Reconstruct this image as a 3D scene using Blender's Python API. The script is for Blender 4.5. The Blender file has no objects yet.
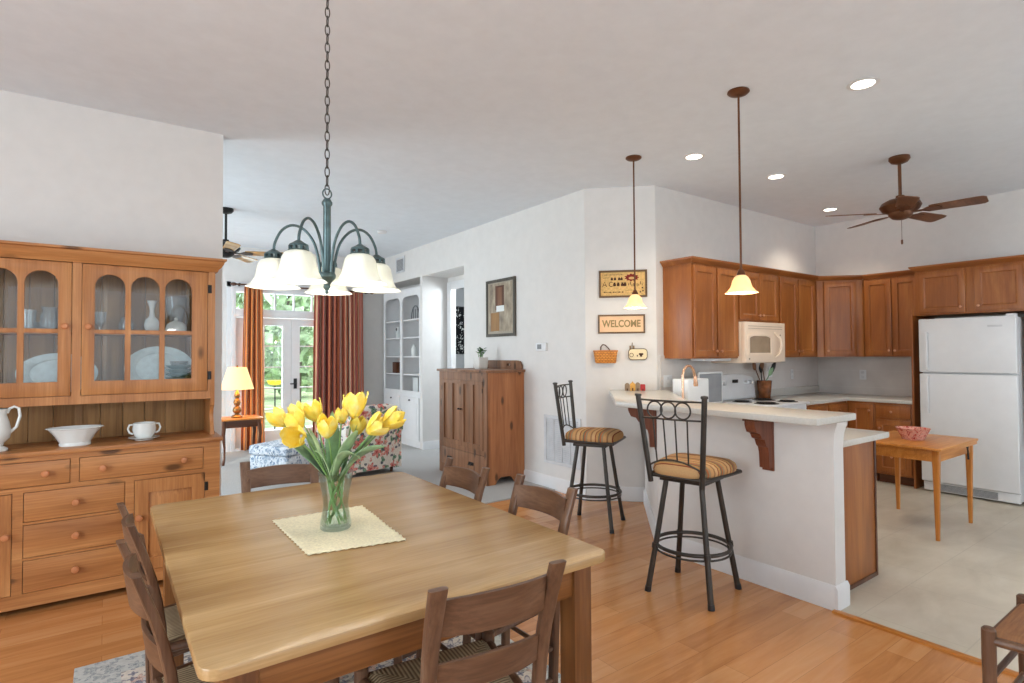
import bpy, bmesh, math, random
from mathutils import Matrix, Vector
PI = math.pi
random.seed(7)
sc = bpy.context.scene
COL = sc.collection
V = Vector

# ------------------------------------------------------------------ camera, world, light, exposure
EYE = V((0, 0, 1.42))
YAW, PITCH, ROLL, FPX = 0.943665, 0.0227824, -0.00544945, 561.43
fw = V((math.cos(YAW) * math.cos(PITCH), math.sin(YAW) * math.cos(PITCH), math.sin(PITCH)))
r0 = V((math.sin(YAW), -math.cos(YAW), 0)); u0 = r0.cross(fw)
cr = math.cos(ROLL) * r0 + math.sin(ROLL) * u0; cu = -math.sin(ROLL) * r0 + math.cos(ROLL) * u0
cam_d = bpy.data.cameras.new('camera'); cam = bpy.data.objects.new('camera', cam_d); COL.objects.link(cam)
cam_d.sensor_width = 36; cam_d.lens = FPX / 1024 * 36; cam_d.clip_start = 0.02; cam_d.clip_end = 300
cam.matrix_world = Matrix(((cr.x, cu.x, -fw.x, EYE.x), (cr.y, cu.y, -fw.y, EYE.y), (cr.z, cu.z, -fw.z, EYE.z), (0, 0, 0, 1)))
sc.camera = cam
vs = sc.view_settings
vs.view_transform = 'Standard'; vs.look = 'None'; vs.gamma = 1; vs.use_curve_mapping = False
vs.exposure = 0.30
sc.cycles.transparent_max_bounces = 40

w = bpy.data.worlds.new('world'); sc.world = w; w.use_nodes = True
bg = w.node_tree.nodes['Background']; bg.inputs[0].default_value = (.80, .90, 1, 1); bg.inputs[1].default_value = 2.6

def light(name, kind, loc, power, color=(1, 1, 1), size=None, rot=None, parent=None, **kw):
    d = bpy.data.lights.new(name, kind); d.energy = power; d.color = color
    if kind == 'AREA':
        d.shape = 'RECTANGLE'; d.size, d.size_y = size
    elif size is not None:
        d.shadow_soft_size = size
    for k, v in kw.items(): setattr(d, k, v)
    o = bpy.data.objects.new(name, d); COL.objects.link(o); o.location = loc
    if rot: o.rotation_euler = rot
    if parent: o.parent = parent
    return o
DAY = (.82, .92, 1.0)
sun = light('sun', 'SUN', (0, 20, 10), 2.2, (1, .96, .88), rot=(math.radians(-32), math.radians(28), 0)); sun.data.angle = .05
# area lamps in unseen windows added for light, and daylight at the garden door
light('added_rear_window_light', 'AREA', (.6, -2.5, 1.55), 102, DAY, (3.6, 1.9), (-PI / 2, PI, 0))
light('added_kitchen_window_light', 'AREA', (5.4, -2.5, 1.55), 165, DAY, (2.6, 1.9), (-PI / 2, PI, 0))
light('added_side_window_light', 'AREA', (-3.1, 1.2, 1.55), 80, DAY, (2.6, 1.9), (0, -PI / 2, 0))
light('added_living_window_light', 'AREA', (-1.85, 7.0, 1.5), 82, DAY, (2.4, 1.9), (0, -PI / 2, 0))
light('daylight_garden_door', 'AREA', (2.3, 9.32, 1.2), 55, DAY, (1.5, 2.2), (-PI / 2, 0, 0))

# ------------------------------------------------------------------ materials
def lin(c):
    return tuple((x / 255 / 12.92 if x / 255 <= .04045 else ((x / 255 + .055) / 1.055) ** 2.4) for x in c) + (1,)
class NT:
    def __init__(s, name):
        s.m = bpy.data.materials.new(name); s.m.use_nodes = True
        s.t = s.m.node_tree; s.p = s.t.nodes['Principled BSDF']; s.out = s.t.nodes['Material Output']
    def n(s, typ, **kw):
        nd = s.t.nodes.new(typ)
        for k, v in kw.items():
            if k.startswith('i_'):
                key = k[2:]; key = int(key) if key.isdigit() else key.replace('_', ' ')
                nd.inputs[key].default_value = v
            else: setattr(nd, k, v)
        return nd
    def l(s, a, b): s.t.links.new(a, b)
    def coord(s, scale=(1, 1, 1), kind='Object', rot=(0, 0, 0)):
        tc = s.n('ShaderNodeTexCoord'); mp = s.n('ShaderNodeMapping'); mp.inputs['Scale'].default_value = scale; mp.inputs['Rotation'].default_value = rot
        s.l(tc.outputs[kind], mp.inputs[0]); return mp.outputs[0]
    def ramp(s, fac, stops, mode='LINEAR'):
        r = s.n('ShaderNodeValToRGB'); r.color_ramp.interpolation = mode
        e = r.color_ramp.elements
        while len(e) < len(stops): e.new(.5)
        for el, (p, c) in zip(e, stops): el.position = p; el.color = lin(c)
        s.l(fac, r.inputs[0]); return r.outputs[0]
    def noise(s, vec, scale, detail=4, rough=.55, dist=0):
        nd = s.n('ShaderNodeTexNoise'); s.l(vec, nd.inputs['Vector'])
        nd.inputs['Scale'].default_value = scale; nd.inputs['Detail'].default_value = detail
        nd.inputs['Roughness'].default_value = rough; nd.inputs['Distortion'].default_value = dist
        return nd.outputs[0]
    def math(s, op, a, b=None, c=None):
        nd = s.n('ShaderNodeMath', operation=op)
        for i, x in enumerate((a, b, c)):
            if x is None: continue
            if hasattr(x, 'links'): s.l(x, nd.inputs[i])
            else: nd.inputs[i].default_value = x
        return nd.outputs[0]
    def mix(s, fac, a, b, mode='MIX'):
        nd = s.n('ShaderNodeMix', data_type='RGBA', blend_type=mode)
        for k, x in ((0, fac), (6, a), (7, b)):
            if hasattr(x, 'links'): s.l(x, nd.inputs[k])
            else: nd.inputs[k].default_value = x if k == 0 else (lin(x) if len(x) == 3 else x)
        return nd.outputs[2]
    def bump(s, h, strength=.2, dist=.002):
        b = s.n('ShaderNodeBump'); b.inputs['Strength'].default_value = strength; b.inputs['Distance'].default_value = dist
        s.l(h, b.inputs['Height']); s.l(b.outputs[0], s.p.inputs['Normal'])
    def set(s, color=None, rough=None, metal=None, spec=None):
        for k, v in (('Base Color', color), ('Roughness', rough), ('Metallic', metal), ('Specular IOR Level', spec)):
            if v is None: continue
            if hasattr(v, 'links'): s.l(v, s.p.inputs[k])
            else: s.p.inputs[k].default_value = lin(v) if k == 'Base Color' else v
        return s
def pbr(name, c, rough=.5, metal=0, spec=.5, vary=.04, scale=9, bump=0, bscale=80):
    t = NT(name); vec = t.coord()
    n = t.noise(vec, scale, 3)
    d = tuple(max(0, x * (1 - vary)) for x in c); e = tuple(min(255, x * (1 + vary)) for x in c)
    t.set(t.ramp(n, [(.3, d), (.7, e)]), rough, metal, spec)
    if bump: t.bump(t.noise(vec, bscale, 2), bump)
    return t.m
def wood(name, dark, mid, light_, axis='X', rough=.38, knots=0, stretch=14, scale=5, spec=.4, streak=.5):
    t = NT(name); i = 'XYZ'.index(axis)
    sc_ = [stretch * .5] * 3; sc_[i] = .55
    vec = t.coord(tuple(sc_))
    a = t.noise(vec, scale * .35, 5, .6, .6)
    col = t.ramp(a, [(.28, dark), (.5, mid), (.72, light_)])
    s2 = [120] * 3; s2[i] = 3
    f = t.noise(t.coord(tuple(s2)), 1.0, 3, .6)
    fine = t.ramp(f, [(.35, tuple(x * .80 for x in mid)), (.65, (255, 255, 255))])
    col = t.mix(streak * .55, col, fine, 'MULTIPLY')
    if knots:
        s3 = [7.5] * 3; s3[i] = 3.2
        vo = t.n('ShaderNodeTexVoronoi', feature='F1'); t.l(t.coord(tuple(s3)), vo.inputs['Vector']); vo.inputs['Scale'].default_value = 1.15
        k = t.ramp(vo.outputs['Distance'], [(.13, (255, 255, 255)), (.24, (0, 0, 0))])
        sep = t.n('ShaderNodeSeparateColor'); t.l(vo.outputs['Color'], sep.inputs[0])
        gate = t.math('GREATER_THAN', sep.outputs[0], 1 - knots)
        kk = t.math('MULTIPLY', k, gate)
        col = t.mix(t.math('MULTIPLY', kk, .8), col, tuple(x * .42 for x in dark))
    t.set(col, rough, 0, spec); t.bump(f, .06, .001)
    return t.m
def glass(name, tint=(255, 255, 255), refl=.12, rough=.02, base=.02, frost=0):
    t = NT(name); t.t.nodes.remove(t.p)
    tr = t.n('ShaderNodeBsdfTransparent'); tr.inputs[0].default_value = lin(tint)
    gl = t.n('ShaderNodeBsdfGlossy'); gl.inputs['Roughness'].default_value = rough
    lw = t.n('ShaderNodeLayerWeight'); lw.inputs[0].default_value = .35
    f = t.math('MULTIPLY_ADD', lw.outputs['Fresnel'], refl * 4, base)
    f = t.math('MINIMUM', f, .75)
    mx = t.n('ShaderNodeMixShader'); t.l(f, mx.inputs[0]); t.l(tr.outputs[0], mx.inputs[1]); t.l(gl.outputs[0], mx.inputs[2])
    if frost:
        df = t.n('ShaderNodeBsdfDiffuse'); df.inputs[0].default_value = lin((236, 242, 244))
        m2 = t.n('ShaderNodeMixShader'); m2.inputs[0].default_value = frost
        t.l(mx.outputs[0], m2.inputs[1]); t.l(df.outputs[0], m2.inputs[2]); mx = m2
    t.l(mx.outputs[0], t.out.inputs[0]); return t.m
def emit(name, c, strength, rough=.4):
    t = NT(name); t.set(c, rough); t.p.inputs['Emission Color'].default_value = lin(c); t.p.inputs['Emission Strength'].default_value = strength
    return t.m

M = {}
M['wall'] = pbr('wall_paint', (222, 219, 215), .9, vary=.01, spec=.2)
M['ceiling'] = pbr('ceiling_paint', (229, 234, 239), .95, vary=.01, spec=.15)
M['white'] = pbr('white_trim_paint', (226, 226, 226), .45, vary=.01)
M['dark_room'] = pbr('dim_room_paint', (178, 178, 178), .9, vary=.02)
# oak plank floor
def floor_wood():
    t = NT('oak_plank_floor'); vec = t.coord()
    b = t.n('ShaderNodeTexBrick', offset=.37, squash=1); t.l(vec, b.inputs['Vector'])
    for k, v in (('Scale', 1), ('Mortar Size', .0012), ('Mortar Smooth', .1), ('Bias', 0), ('Brick Width', 1.15), ('Row Height', .128)): b.inputs[k].default_value = v
    b.inputs['Color1'].default_value = (0, 0, 0, 1); b.inputs['Color2'].default_value = (1, 1, 1, 1); b.inputs['Mortar'].default_value = (.5, .5, .5, 1)
    tone = t.n('ShaderNodeRGBToBW'); t.l(b.outputs['Color'], tone.inputs[0])
    g = t.noise(t.coord((1.2, 11, 1)), 1.6, 5, .6, .8)
    f = t.math('ADD', t.math('MULTIPLY', tone.outputs[0], .32), t.math('MULTIPLY', g, .68))
    col = t.ramp(f, [(.2, (174, 112, 62)), (.48, (204, 140, 84)), (.8, (220, 164, 110))])
    col = t.mix(t.math('MULTIPLY', b.outputs['Fac'], .45), col, (120, 66, 34))
    t.set(col, .23, 0, .5); t.p.inputs['Coat Weight'].default_value = .15; t.p.inputs['Coat Roughness'].default_value = .12
    return t.m
M['floor'] = floor_wood()
def floor_tile():
    t = NT('vinyl_tile_floor'); vec = t.coord()
    b = t.n('ShaderNodeTexBrick', offset=.5); t.l(vec, b.inputs['Vector'])
    for k, v in (('Scale', 1), ('Mortar Size', .003), ('Brick Width', .61), ('Row Height', .46)): b.inputs[k].default_value = v
    n = t.noise(t.coord((1.2, 2.4, 1)), 1.6, 5, .6, .4)
    col = t.ramp(n, [(.3, (190, 180, 162)), (.55, (206, 197, 180)), (.75, (216, 209, 194))])
    col = t.mix(t.math('MULTIPLY', b.outputs['Fac'], .35), col, (166, 157, 142))
    t.set(col, .38, 0, .4); return t.m
M['tile'] = floor_tile()
def carpet():
    t = NT('grey_carpet'); vec = t.coord()
    col = t.ramp(t.noise(vec, 180, 2), [(.3, (162, 161, 158)), (.7, (194, 192, 190))])
    t.set(col, 1, 0, .1); t.bump(t.noise(vec, 260, 2), .6, .004); return t.m
M['carpet'] = carpet()
def backsplash():
    t = NT('backsplash_tile'); vec = t.coord(rot=(PI / 2, 0, 0))
    b = t.n('ShaderNodeTexBrick', offset=.0); t.l(vec, b.inputs['Vector'])
    for k, v in (('Scale', 1), ('Mortar Size', .002), ('Brick Width', .3), ('Row Height', .2)): b.inputs[k].default_value = v
    col = t.ramp(t.noise(t.coord(), 3, 4), [(.3, (202, 195, 190)), (.7, (218, 213, 208))])
    col = t.mix(t.math('MULTIPLY', b.outputs['Fac'], .5), col, (226, 223, 220))
    t.set(col, .3, 0, .5); return t.m
M['backsplash'] = backsplash()
M['counter'] = pbr('beige_solid_counter', (206, 203, 195), .22, vary=.02, scale=60)
for ax in 'XYZ':
    M['pine' + ax] = wood('knotty_pine_' + ax, (158, 102, 58), (187, 127, 75), (206, 149, 94), ax, .36, knots=.42)
    M['cab' + ax] = wood('maple_cabinet_' + ax, (134, 77, 35), (160, 95, 45), (184, 119, 61), ax, .33, stretch=8, streak=.35)
    M['oak' + ax] = wood('honey_oak_' + ax, (176, 108, 44), (206, 134, 60), (222, 156, 82), ax, .35)
    M['table' + ax] = wood('table_oak_' + ax, (160, 122, 76), (183, 147, 98), (202, 168, 120), ax, .27, stretch=9, spec=.5, scale=5, streak=.35)
    M['apron' + ax] = wood('table_base_oak_' + ax, (104, 63, 30), (134, 85, 43), (158, 106, 60), ax, .35)
    M['chair' + ax] = wood('worn_dark_chair_wood_' + ax, (82, 56, 40), (110, 78, 57), (138, 105, 80), ax, .38)
    M['armo' + ax] = wood('aged_pine_' + ax, (140, 88, 54), (170, 110, 68), (190, 130, 84), ax, .42, knots=.4)
    M['corbel' + ax] = wood('mahogany_stain_' + ax, (96, 52, 34), (122, 70, 48), (146, 90, 64), ax, .34)
    M['walnut' + ax] = wood('dark_walnut_' + ax, (66, 34, 20), (92, 52, 30), (116, 68, 40), ax, .34)
M['bladewood'] = wood('fan_blade_wood', (92, 58, 38), (116, 76, 50), (138, 96, 66), 'X', .4)
M['armofront'] = wood('aged_pine_front', (108, 72, 48), (136, 94, 66), (160, 116, 86), 'Z', .42, knots=.3)
M['backboard'] = wood('hutch_backboard', (128, 92, 54), (156, 116, 70), (176, 136, 88), 'Z', .5)
M['knob'] = pbr('pine_knob', (196, 128, 84), .28)
M['copper'] = pbr('brushed_copper', (226, 182, 152), .25, 1, vary=.02)
M['nickel'] = pbr('satin_copper_knob', (200, 150, 120), .3, .8)
M['iron'] = pbr('black_iron', (38, 36, 36), .45, .4)
M['pewter'] = pbr('dark_pewter_metal', (72, 68, 64), .38, .7, vary=.08)
M['verdigris'] = pbr('grey_green_metal', (82, 101, 102), .32, .5, vary=.12, scale=25)
M['bronze'] = pbr('bronze_metal', (104, 66, 42), .38, .6, vary=.1)
M['brass'] = pbr('antique_brass', (150, 112, 66), .35, .8)
M['appliance'] = pbr('white_enamel', (226, 227, 228), .28, vary=.008)
M['appliance_grey'] = pbr('grey_plastic', (128, 130, 132), .45)
M['almond'] = pbr('almond_plastic', (243, 221, 198), .35, vary=.01)
M['almond_window'] = pbr('smoked_window', (168, 146, 122), .15)
M['black'] = pbr('black_plastic', (24, 24, 25), .4)
M['china'] = pbr('white_china', (226, 230, 228), .16, vary=.01)
M['china_blue'] = pbr('pale_blue_china', (214, 228, 230), .18, vary=.05, scale=30)
M['teal_china'] = pbr('teal_stoneware', (122, 152, 156), .25, vary=.08)
M['glass'] = glass('clear_glass', (250, 252, 252), .05, base=.015)
M['pane'] = glass('window_glass', (250, 253, 252), .05, base=.02)
M['vase_glass'] = glass('vase_glass', (242, 248, 246), .09, base=.03)
M['crystal'] = glass('cut_glass', (246, 249, 250), .12, .08, base=.06, frost=.14)
M['cream_cloth'] = pbr('cream_woven_cloth', (236, 226, 194), .95, vary=.06, scale=120, bump=.5, bscale=240)
def frosted(name, c, strength, through):
    t = NT(name); t.set(c, .35); t.p.inputs['Emission Color'].default_value = lin(c); t.p.inputs['Emission Strength'].default_value = strength
    tr = t.n('ShaderNodeBsdfTransparent'); tr.inputs[0].default_value = lin(c)
    mx = t.n('ShaderNodeMixShader'); mx.inputs[0].default_value = through
    t.l(t.p.outputs[0], mx.inputs[1]); t.l(tr.outputs[0], mx.inputs[2]); t.l(mx.outputs[0], t.out.inputs[0]); return t.m
M['shade'] = frosted('frosted_shade_glass', (238, 239, 232), .03, .28)
M['shade_amber'] = frosted('amber_shade_glass', (255, 228, 182), .30, .3)
M['bulb'] = emit('lit_bulb', (255, 244, 220), 4)
M['lampshade'] = emit('lit_linen_shade', (255, 214, 150), .75, .9)
M['lens'] = emit('lit_downlight_lens', (255, 246, 228), 6)
M['petal'] = None
t = NT('yellow_tulip_petal'); g = t.noise(t.coord((1, 1, 1)), 28, 3)
t.set(t.ramp(g, [(.3, (250, 212, 60)), (.55, (254, 228, 108)), (.8, (255, 243, 180))]), .45); t.p.inputs['Subsurface Weight'].default_value = .15
M['petal'] = t.m
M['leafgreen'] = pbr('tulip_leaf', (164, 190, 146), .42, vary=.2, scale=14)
M['leafdark'] = pbr('leaf_green_shade_tint', (130, 162, 126), .45, vary=.2, scale=14)  # darker copy of the leaf green, shade put into the colour
M['stem'] = pbr('tulip_stem', (128, 164, 98), .45, vary=.1)
M['plant'] = pbr('houseplant_leaf', (70, 104, 58), .5, vary=.25, scale=40)
M['stucco'] = pbr('white_pot', (222, 220, 214), .5)
def stripes(name, cols, freq, kind='UV', axis=0, rough=.9):
    t = NT(name); tc = t.n('ShaderNodeTexCoord'); s = t.n('ShaderNodeSeparateXYZ'); t.l(tc.outputs[kind], s.inputs[0])
    f = t.math('FRACT', t.math('MULTIPLY', s.outputs[axis], freq))
    n = len(cols); pos = 0; st = []
    tot = sum(c[0] for c in cols)
    for wd, c in cols: st.append((pos, c)); pos += wd / tot
    col = t.ramp(f, st, 'CONSTANT')
    col = t.mix(.25, col, t.ramp(t.noise(t.coord(), 220, 2), [(.3, (150, 150, 150)), (.7, (255, 255, 255))]), 'MULTIPLY')
    t.set(col, rough, 0, .15); return t.m
M['curtain'] = stripes('striped_rust_drape', [(3, (186, 108, 86)), (1, (218, 176, 140)), (2, (146, 78, 72)), (2, (206, 122, 88)), (1, (122, 80, 80)), (1.5, (216, 178, 150)), (2, (182, 108, 90)), (1, (140, 106, 100))], 5.2)
M['curtain_lit'] = stripes('striped_drape_orange_lit', [(3, (208, 116, 66)), (1, (232, 184, 122)), (2, (164, 84, 66)), (2.4, (230, 146, 84)), (1, (146, 92, 78)), (1.5, (236, 192, 140)), (2, (214, 122, 76))], 4)  # the rust drape's stripes brightened, light put into the colours
M['stool_cloth'] = stripes('striped_tan_upholstery', [(2, (206, 158, 106)), (1, (160, 120, 84)), (2, (214, 172, 122)), (.6, (140, 70, 48)), (1.6, (196, 150, 96)), (1, (122, 112, 88)), (.8, (186, 106, 66)), (1.2, (160, 138, 106))], 7.5, 'Object', 1, .85)
def rush():
    t = NT('woven_rush'); tc = t.n('ShaderNodeTexCoord'); s = t.n('ShaderNodeSeparateXYZ'); t.l(tc.outputs['Object'], s.inputs[0])
    ax = t.math('ABSOLUTE', t.math('MULTIPLY', s.outputs[0], .92)); ay = t.math('ABSOLUTE', s.outputs[1])
    cond = t.math('GREATER_THAN', ax, ay)
    # strands lie across the rail of their own triangle
    v = t.math('ADD', t.math('MULTIPLY', cond, s.outputs[1]), t.math('MULTIPLY', t.math('SUBTRACT', 1, cond), s.outputs[0]))
    sn = t.math('SINE', t.math('MULTIPLY', v, 520))
    f = t.math('MULTIPLY_ADD', sn, .5, .5)
    col = t.ramp(f, [(.1, (128, 106, 80)), (.6, (176, 152, 118)), (1, (198, 178, 144))])
    col = t.mix(.4, col, t.ramp(t.noise(t.coord(), 14, 3), [(.3, (150, 140, 126)), (.7, (255, 255, 255))]), 'MULTIPLY')
    t.set(col, .7, 0, .3); t.bump(f, .5, .003); return t.m
M['rush'] = rush()
def leatherseat():
    t = NT('brown_woven_seat'); t.set(t.ramp(t.noise(t.coord((6, 60, 6)), 2, 3), [(.3, (128, 82, 48)), (.7, (158, 108, 66))]), .55); return t.m
M['brownseat'] = leatherseat()
def blots(name, base, spots, scale, thr=.42, rough=.95, warp=.9):
    """printed cloth: blossoms of several colours on a pale ground"""
    t = NT(name); vec = t.coord()
    nz = t.n('ShaderNodeTexNoise'); t.l(vec, nz.inputs['Vector']); nz.inputs['Scale'].default_value = scale * .7
    ad = t.n('ShaderNodeVectorMath', operation='MULTIPLY_ADD'); t.l(nz.outputs['Color'], ad.inputs[0])
    ad.inputs[1].default_value = (warp / scale * 2,) * 3; t.l(vec, ad.inputs[2])
    col = t.ramp(t.noise(vec, scale * 4, 3), [(.35, tuple(x * .9 for x in base)), (.65, base)])
    for i, (c, sca, th) in enumerate(spots):
        vo = t.n('ShaderNodeTexVoronoi', feature='F1'); t.l(ad.outputs[0], vo.inputs['Vector']); vo.inputs['Scale'].default_value = scale * sca
        s = t.n('ShaderNodeSeparateColor'); t.l(vo.outputs['Color'], s.inputs[0])
        a = t.ramp(vo.outputs['Distance'], [(th - .05, (255, 255, 255)), (th, (0, 0, 0))])
        ring = t.ramp(t.noise(vec, scale * 6 + i, 2), [(.42, (60, 60, 60)), (.5, (255, 255, 255))])
        gate = t.math('GREATER_THAN', s.outputs[i % 3], .35)
        f = t.math('MULTIPLY', t.math('MULTIPLY', a, gate), ring)
        col = t.mix(f, col, c)
    t.set(col, rough, 0, .15); return t.m
def flowers(name, base, layers, flat=True, rough=.95):
    """printed or woven blossoms: petals around the middle of each cell"""
    t = NT(name); vec = t.coord()
    col = t.ramp(t.noise(vec, 60, 3), [(.35, tuple(x * .93 for x in base)), (.65, base)])
    for i, (sca, R_, n, c1, c2, prob) in enumerate(layers):
        mp = t.n('ShaderNodeMapping'); t.l(vec, mp.inputs[0]); mp.inputs['Location'].default_value = (i * .37, i * .61, i * .23)
        if flat: mp.inputs['Scale'].default_value = (1, 1, 0)
        vo = t.n('ShaderNodeTexVoronoi', feature='F1'); t.l(mp.outputs[0], vo.inputs['Vector']); vo.inputs['Scale'].default_value = sca
        sb = t.n('ShaderNodeVectorMath', operation='SUBTRACT'); t.l(mp.outputs[0], sb.inputs[0]); t.l(vo.outputs['Position'], sb.inputs[1])
        s = t.n('ShaderNodeSeparateXYZ'); t.l(sb.outputs[0], s.inputs[0])
        if flat: a, b = s.outputs[0], s.outputs[1]
        else: a, b = t.math('ADD', s.outputs[0], s.outputs[1]), s.outputs[2]
        th = t.math('ARCTAN2', b, a)
        r = t.math('SQRT', t.math('ADD', t.math('MULTIPLY', a, a), t.math('MULTIPLY', b, b)))
        rad = t.math('MULTIPLY_ADD', t.math('COSINE', t.math('MULTIPLY', th, n)), R_ * .28, R_ * .72)
        q = t.math('DIVIDE', r, rad)
        cs = t.n('ShaderNodeSeparateColor'); t.l(vo.outputs['Color'], cs.inputs[0])
        gate = t.math('GREATER_THAN', cs.outputs[i % 3], 1 - prob)
        inside = t.math('MULTIPLY', t.math('LESS_THAN', q, 1), gate)
        rim = t.math('MULTIPLY', t.math('MULTIPLY', t.math('LESS_THAN', q, 1), t.math('GREATER_THAN', q, .80)), gate)
        core = t.math('MULTIPLY', t.math('LESS_THAN', q, .34), gate)
        col = t.mix(t.math('MULTIPLY', inside, .85), col, c1)
        col = t.mix(t.math('MULTIPLY', rim, .7), col, c2); col = t.mix(t.math('MULTIPLY', core, .9), col, c2)
    t.set(col, rough, 0, .15); return t.m
M['floral'] = flowers('rose_chintz', (240, 232, 220), [(9, .055, 3, (104, 146, 116), (70, 106, 84), .7), (14, .03, 2, (96, 100, 112), (70, 74, 90), .5), (6.5, .075, 5, (222, 132, 122), (184, 74, 70), .42), (10, .04, 5, (234, 178, 160), (206, 110, 100), .5)], False)
M['toile'] = blots('blue_toile', (226, 232, 238), [((128, 150, 174), 2.2, .45), ((80, 104, 132), 3.4, .4), ((150, 166, 184), 1.5, .5)], 8)
M['rug'] = flowers('floral_rug_pile', (228, 219, 206), [(16, .026, 2, (178, 172, 160), (140, 136, 132), .8), (7, .062, 6, (206, 200, 198), (122, 120, 132), .6), (11, .036, 5, (222, 190, 174), (166, 136, 124), .5), (19, .02, 4, (130, 130, 144), (96, 98, 116), .5)])
M['rugborder'] = flowers('grey_rug_border', (206, 207, 202), [(22, .02, 3, (168, 172, 172), (146, 152, 154), .8), (13, .034, 5, (186, 190, 188), (136, 142, 146), .7)])
M['damask'] = blots('black_damask', (28, 28, 30), [((200, 200, 196), 2.2, .42), ((190, 190, 186), 4, .36)], 7)
M['bowlred'] = blots('red_transferware', (226, 168, 152), [((176, 66, 60), 2.4, .45), ((196, 96, 84), 4.5, .4)], 16, rough=.25)
M['sampler'] = pbr('tan_linen', (216, 176, 112), .95, vary=.08, scale=60)
M['peach'] = pbr('peach_linen', (240, 200, 160), .95, vary=.03)
M['darkframe'] = wood('dark_grey_frame_wood', (62, 58, 50), (82, 76, 66), (100, 94, 82), 'Z', .45)
M['signframe'] = wood('sign_frame_wood', (84, 64, 44), (110, 84, 58), (130, 102, 72), 'X', .5)
M['inkbrown'] = pbr('dark_brown_stitching', (72, 40, 24), .9)
M['inkred'] = pbr('dark_red_stitching', (128, 36, 28), .9)
M['inkolive'] = pbr('olive_stitching', (150, 130, 88), .9)
def basket():
    t = NT('woven_basket'); vec = t.coord((1, 1, 1))
    b = t.n('ShaderNodeTexBrick', offset=.5); t.l(t.coord(rot=(PI / 2, 0, 0)), b.inputs['Vector'])
    for k, v in (('Scale', 1), ('Mortar Size', .002), ('Brick Width', .03), ('Row Height', .016)): b.inputs[k].default_value = v
    b.inputs['Color1'].default_value = lin((206, 128, 44)); b.inputs['Color2'].default_value = lin((224, 150, 62)); b.inputs['Mortar'].default_value = lin((140, 78, 26))
    t.set(b.outputs['Color'], .55); t.bump(b.outputs['Fac'], -.6, .004); return t.m
M['basket'] = basket()
M['cream'] = pbr('cream_painted_wood', (236, 218, 178), .6)
M['lawn'] = pbr('lawn', (164, 176, 132), .95, vary=.25, scale=3)
M['bark'] = pbr('tree_bark', (96, 84, 72), .95, vary=.2, scale=8)
M['foliage'] = pbr('tree_foliage', (158, 176, 140), .9, vary=.35, scale=3)
M['patio'] = pbr('patio_concrete', (196, 192, 184), .9)
M['yellow'] = pbr('yellow_plastic', (236, 196, 40), .4)
M['housered'] = pbr('red_painted_wood', (178, 40, 40), .5)
M['houseyellow'] = pbr('mustard_painted_wood', (214, 158, 70), .55)
M['housegrey'] = pbr('taupe_painted_wood', (142, 118, 92), .6)
M['print'] = None
t = NT('sepia_interior_print')
col = t.ramp(t.noise(t.coord((1, 6, 3)), 2.2, 3, .5), [(.3, (118, 104, 88)), (.55, (160, 146, 124)), (.75, (188, 176, 152))])
M['print'] = t.set(col, .3).m
M['matgrey'] = pbr('picture_mat', (160, 150, 134), .6)
M['crock'] = pbr('brown_stoneware', (120, 70, 36), .22, vary=.3, scale=14)
M['spoonwood'] = wood('utensil_wood', (92, 58, 36), (120, 80, 52), (150, 104, 70), 'Z', .5)
M['vent'] = pbr('vent_white', (210, 211, 213), .5)
M['ventdark'] = pbr('slot_shade_and_tray_grey', (150, 152, 156), .7)  # slot shade put into a grey; the tray panel shares it
M['mat_rug'] = pbr('pale_hall_mat', (204, 192, 184), .95, vary=.05, scale=50)

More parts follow.
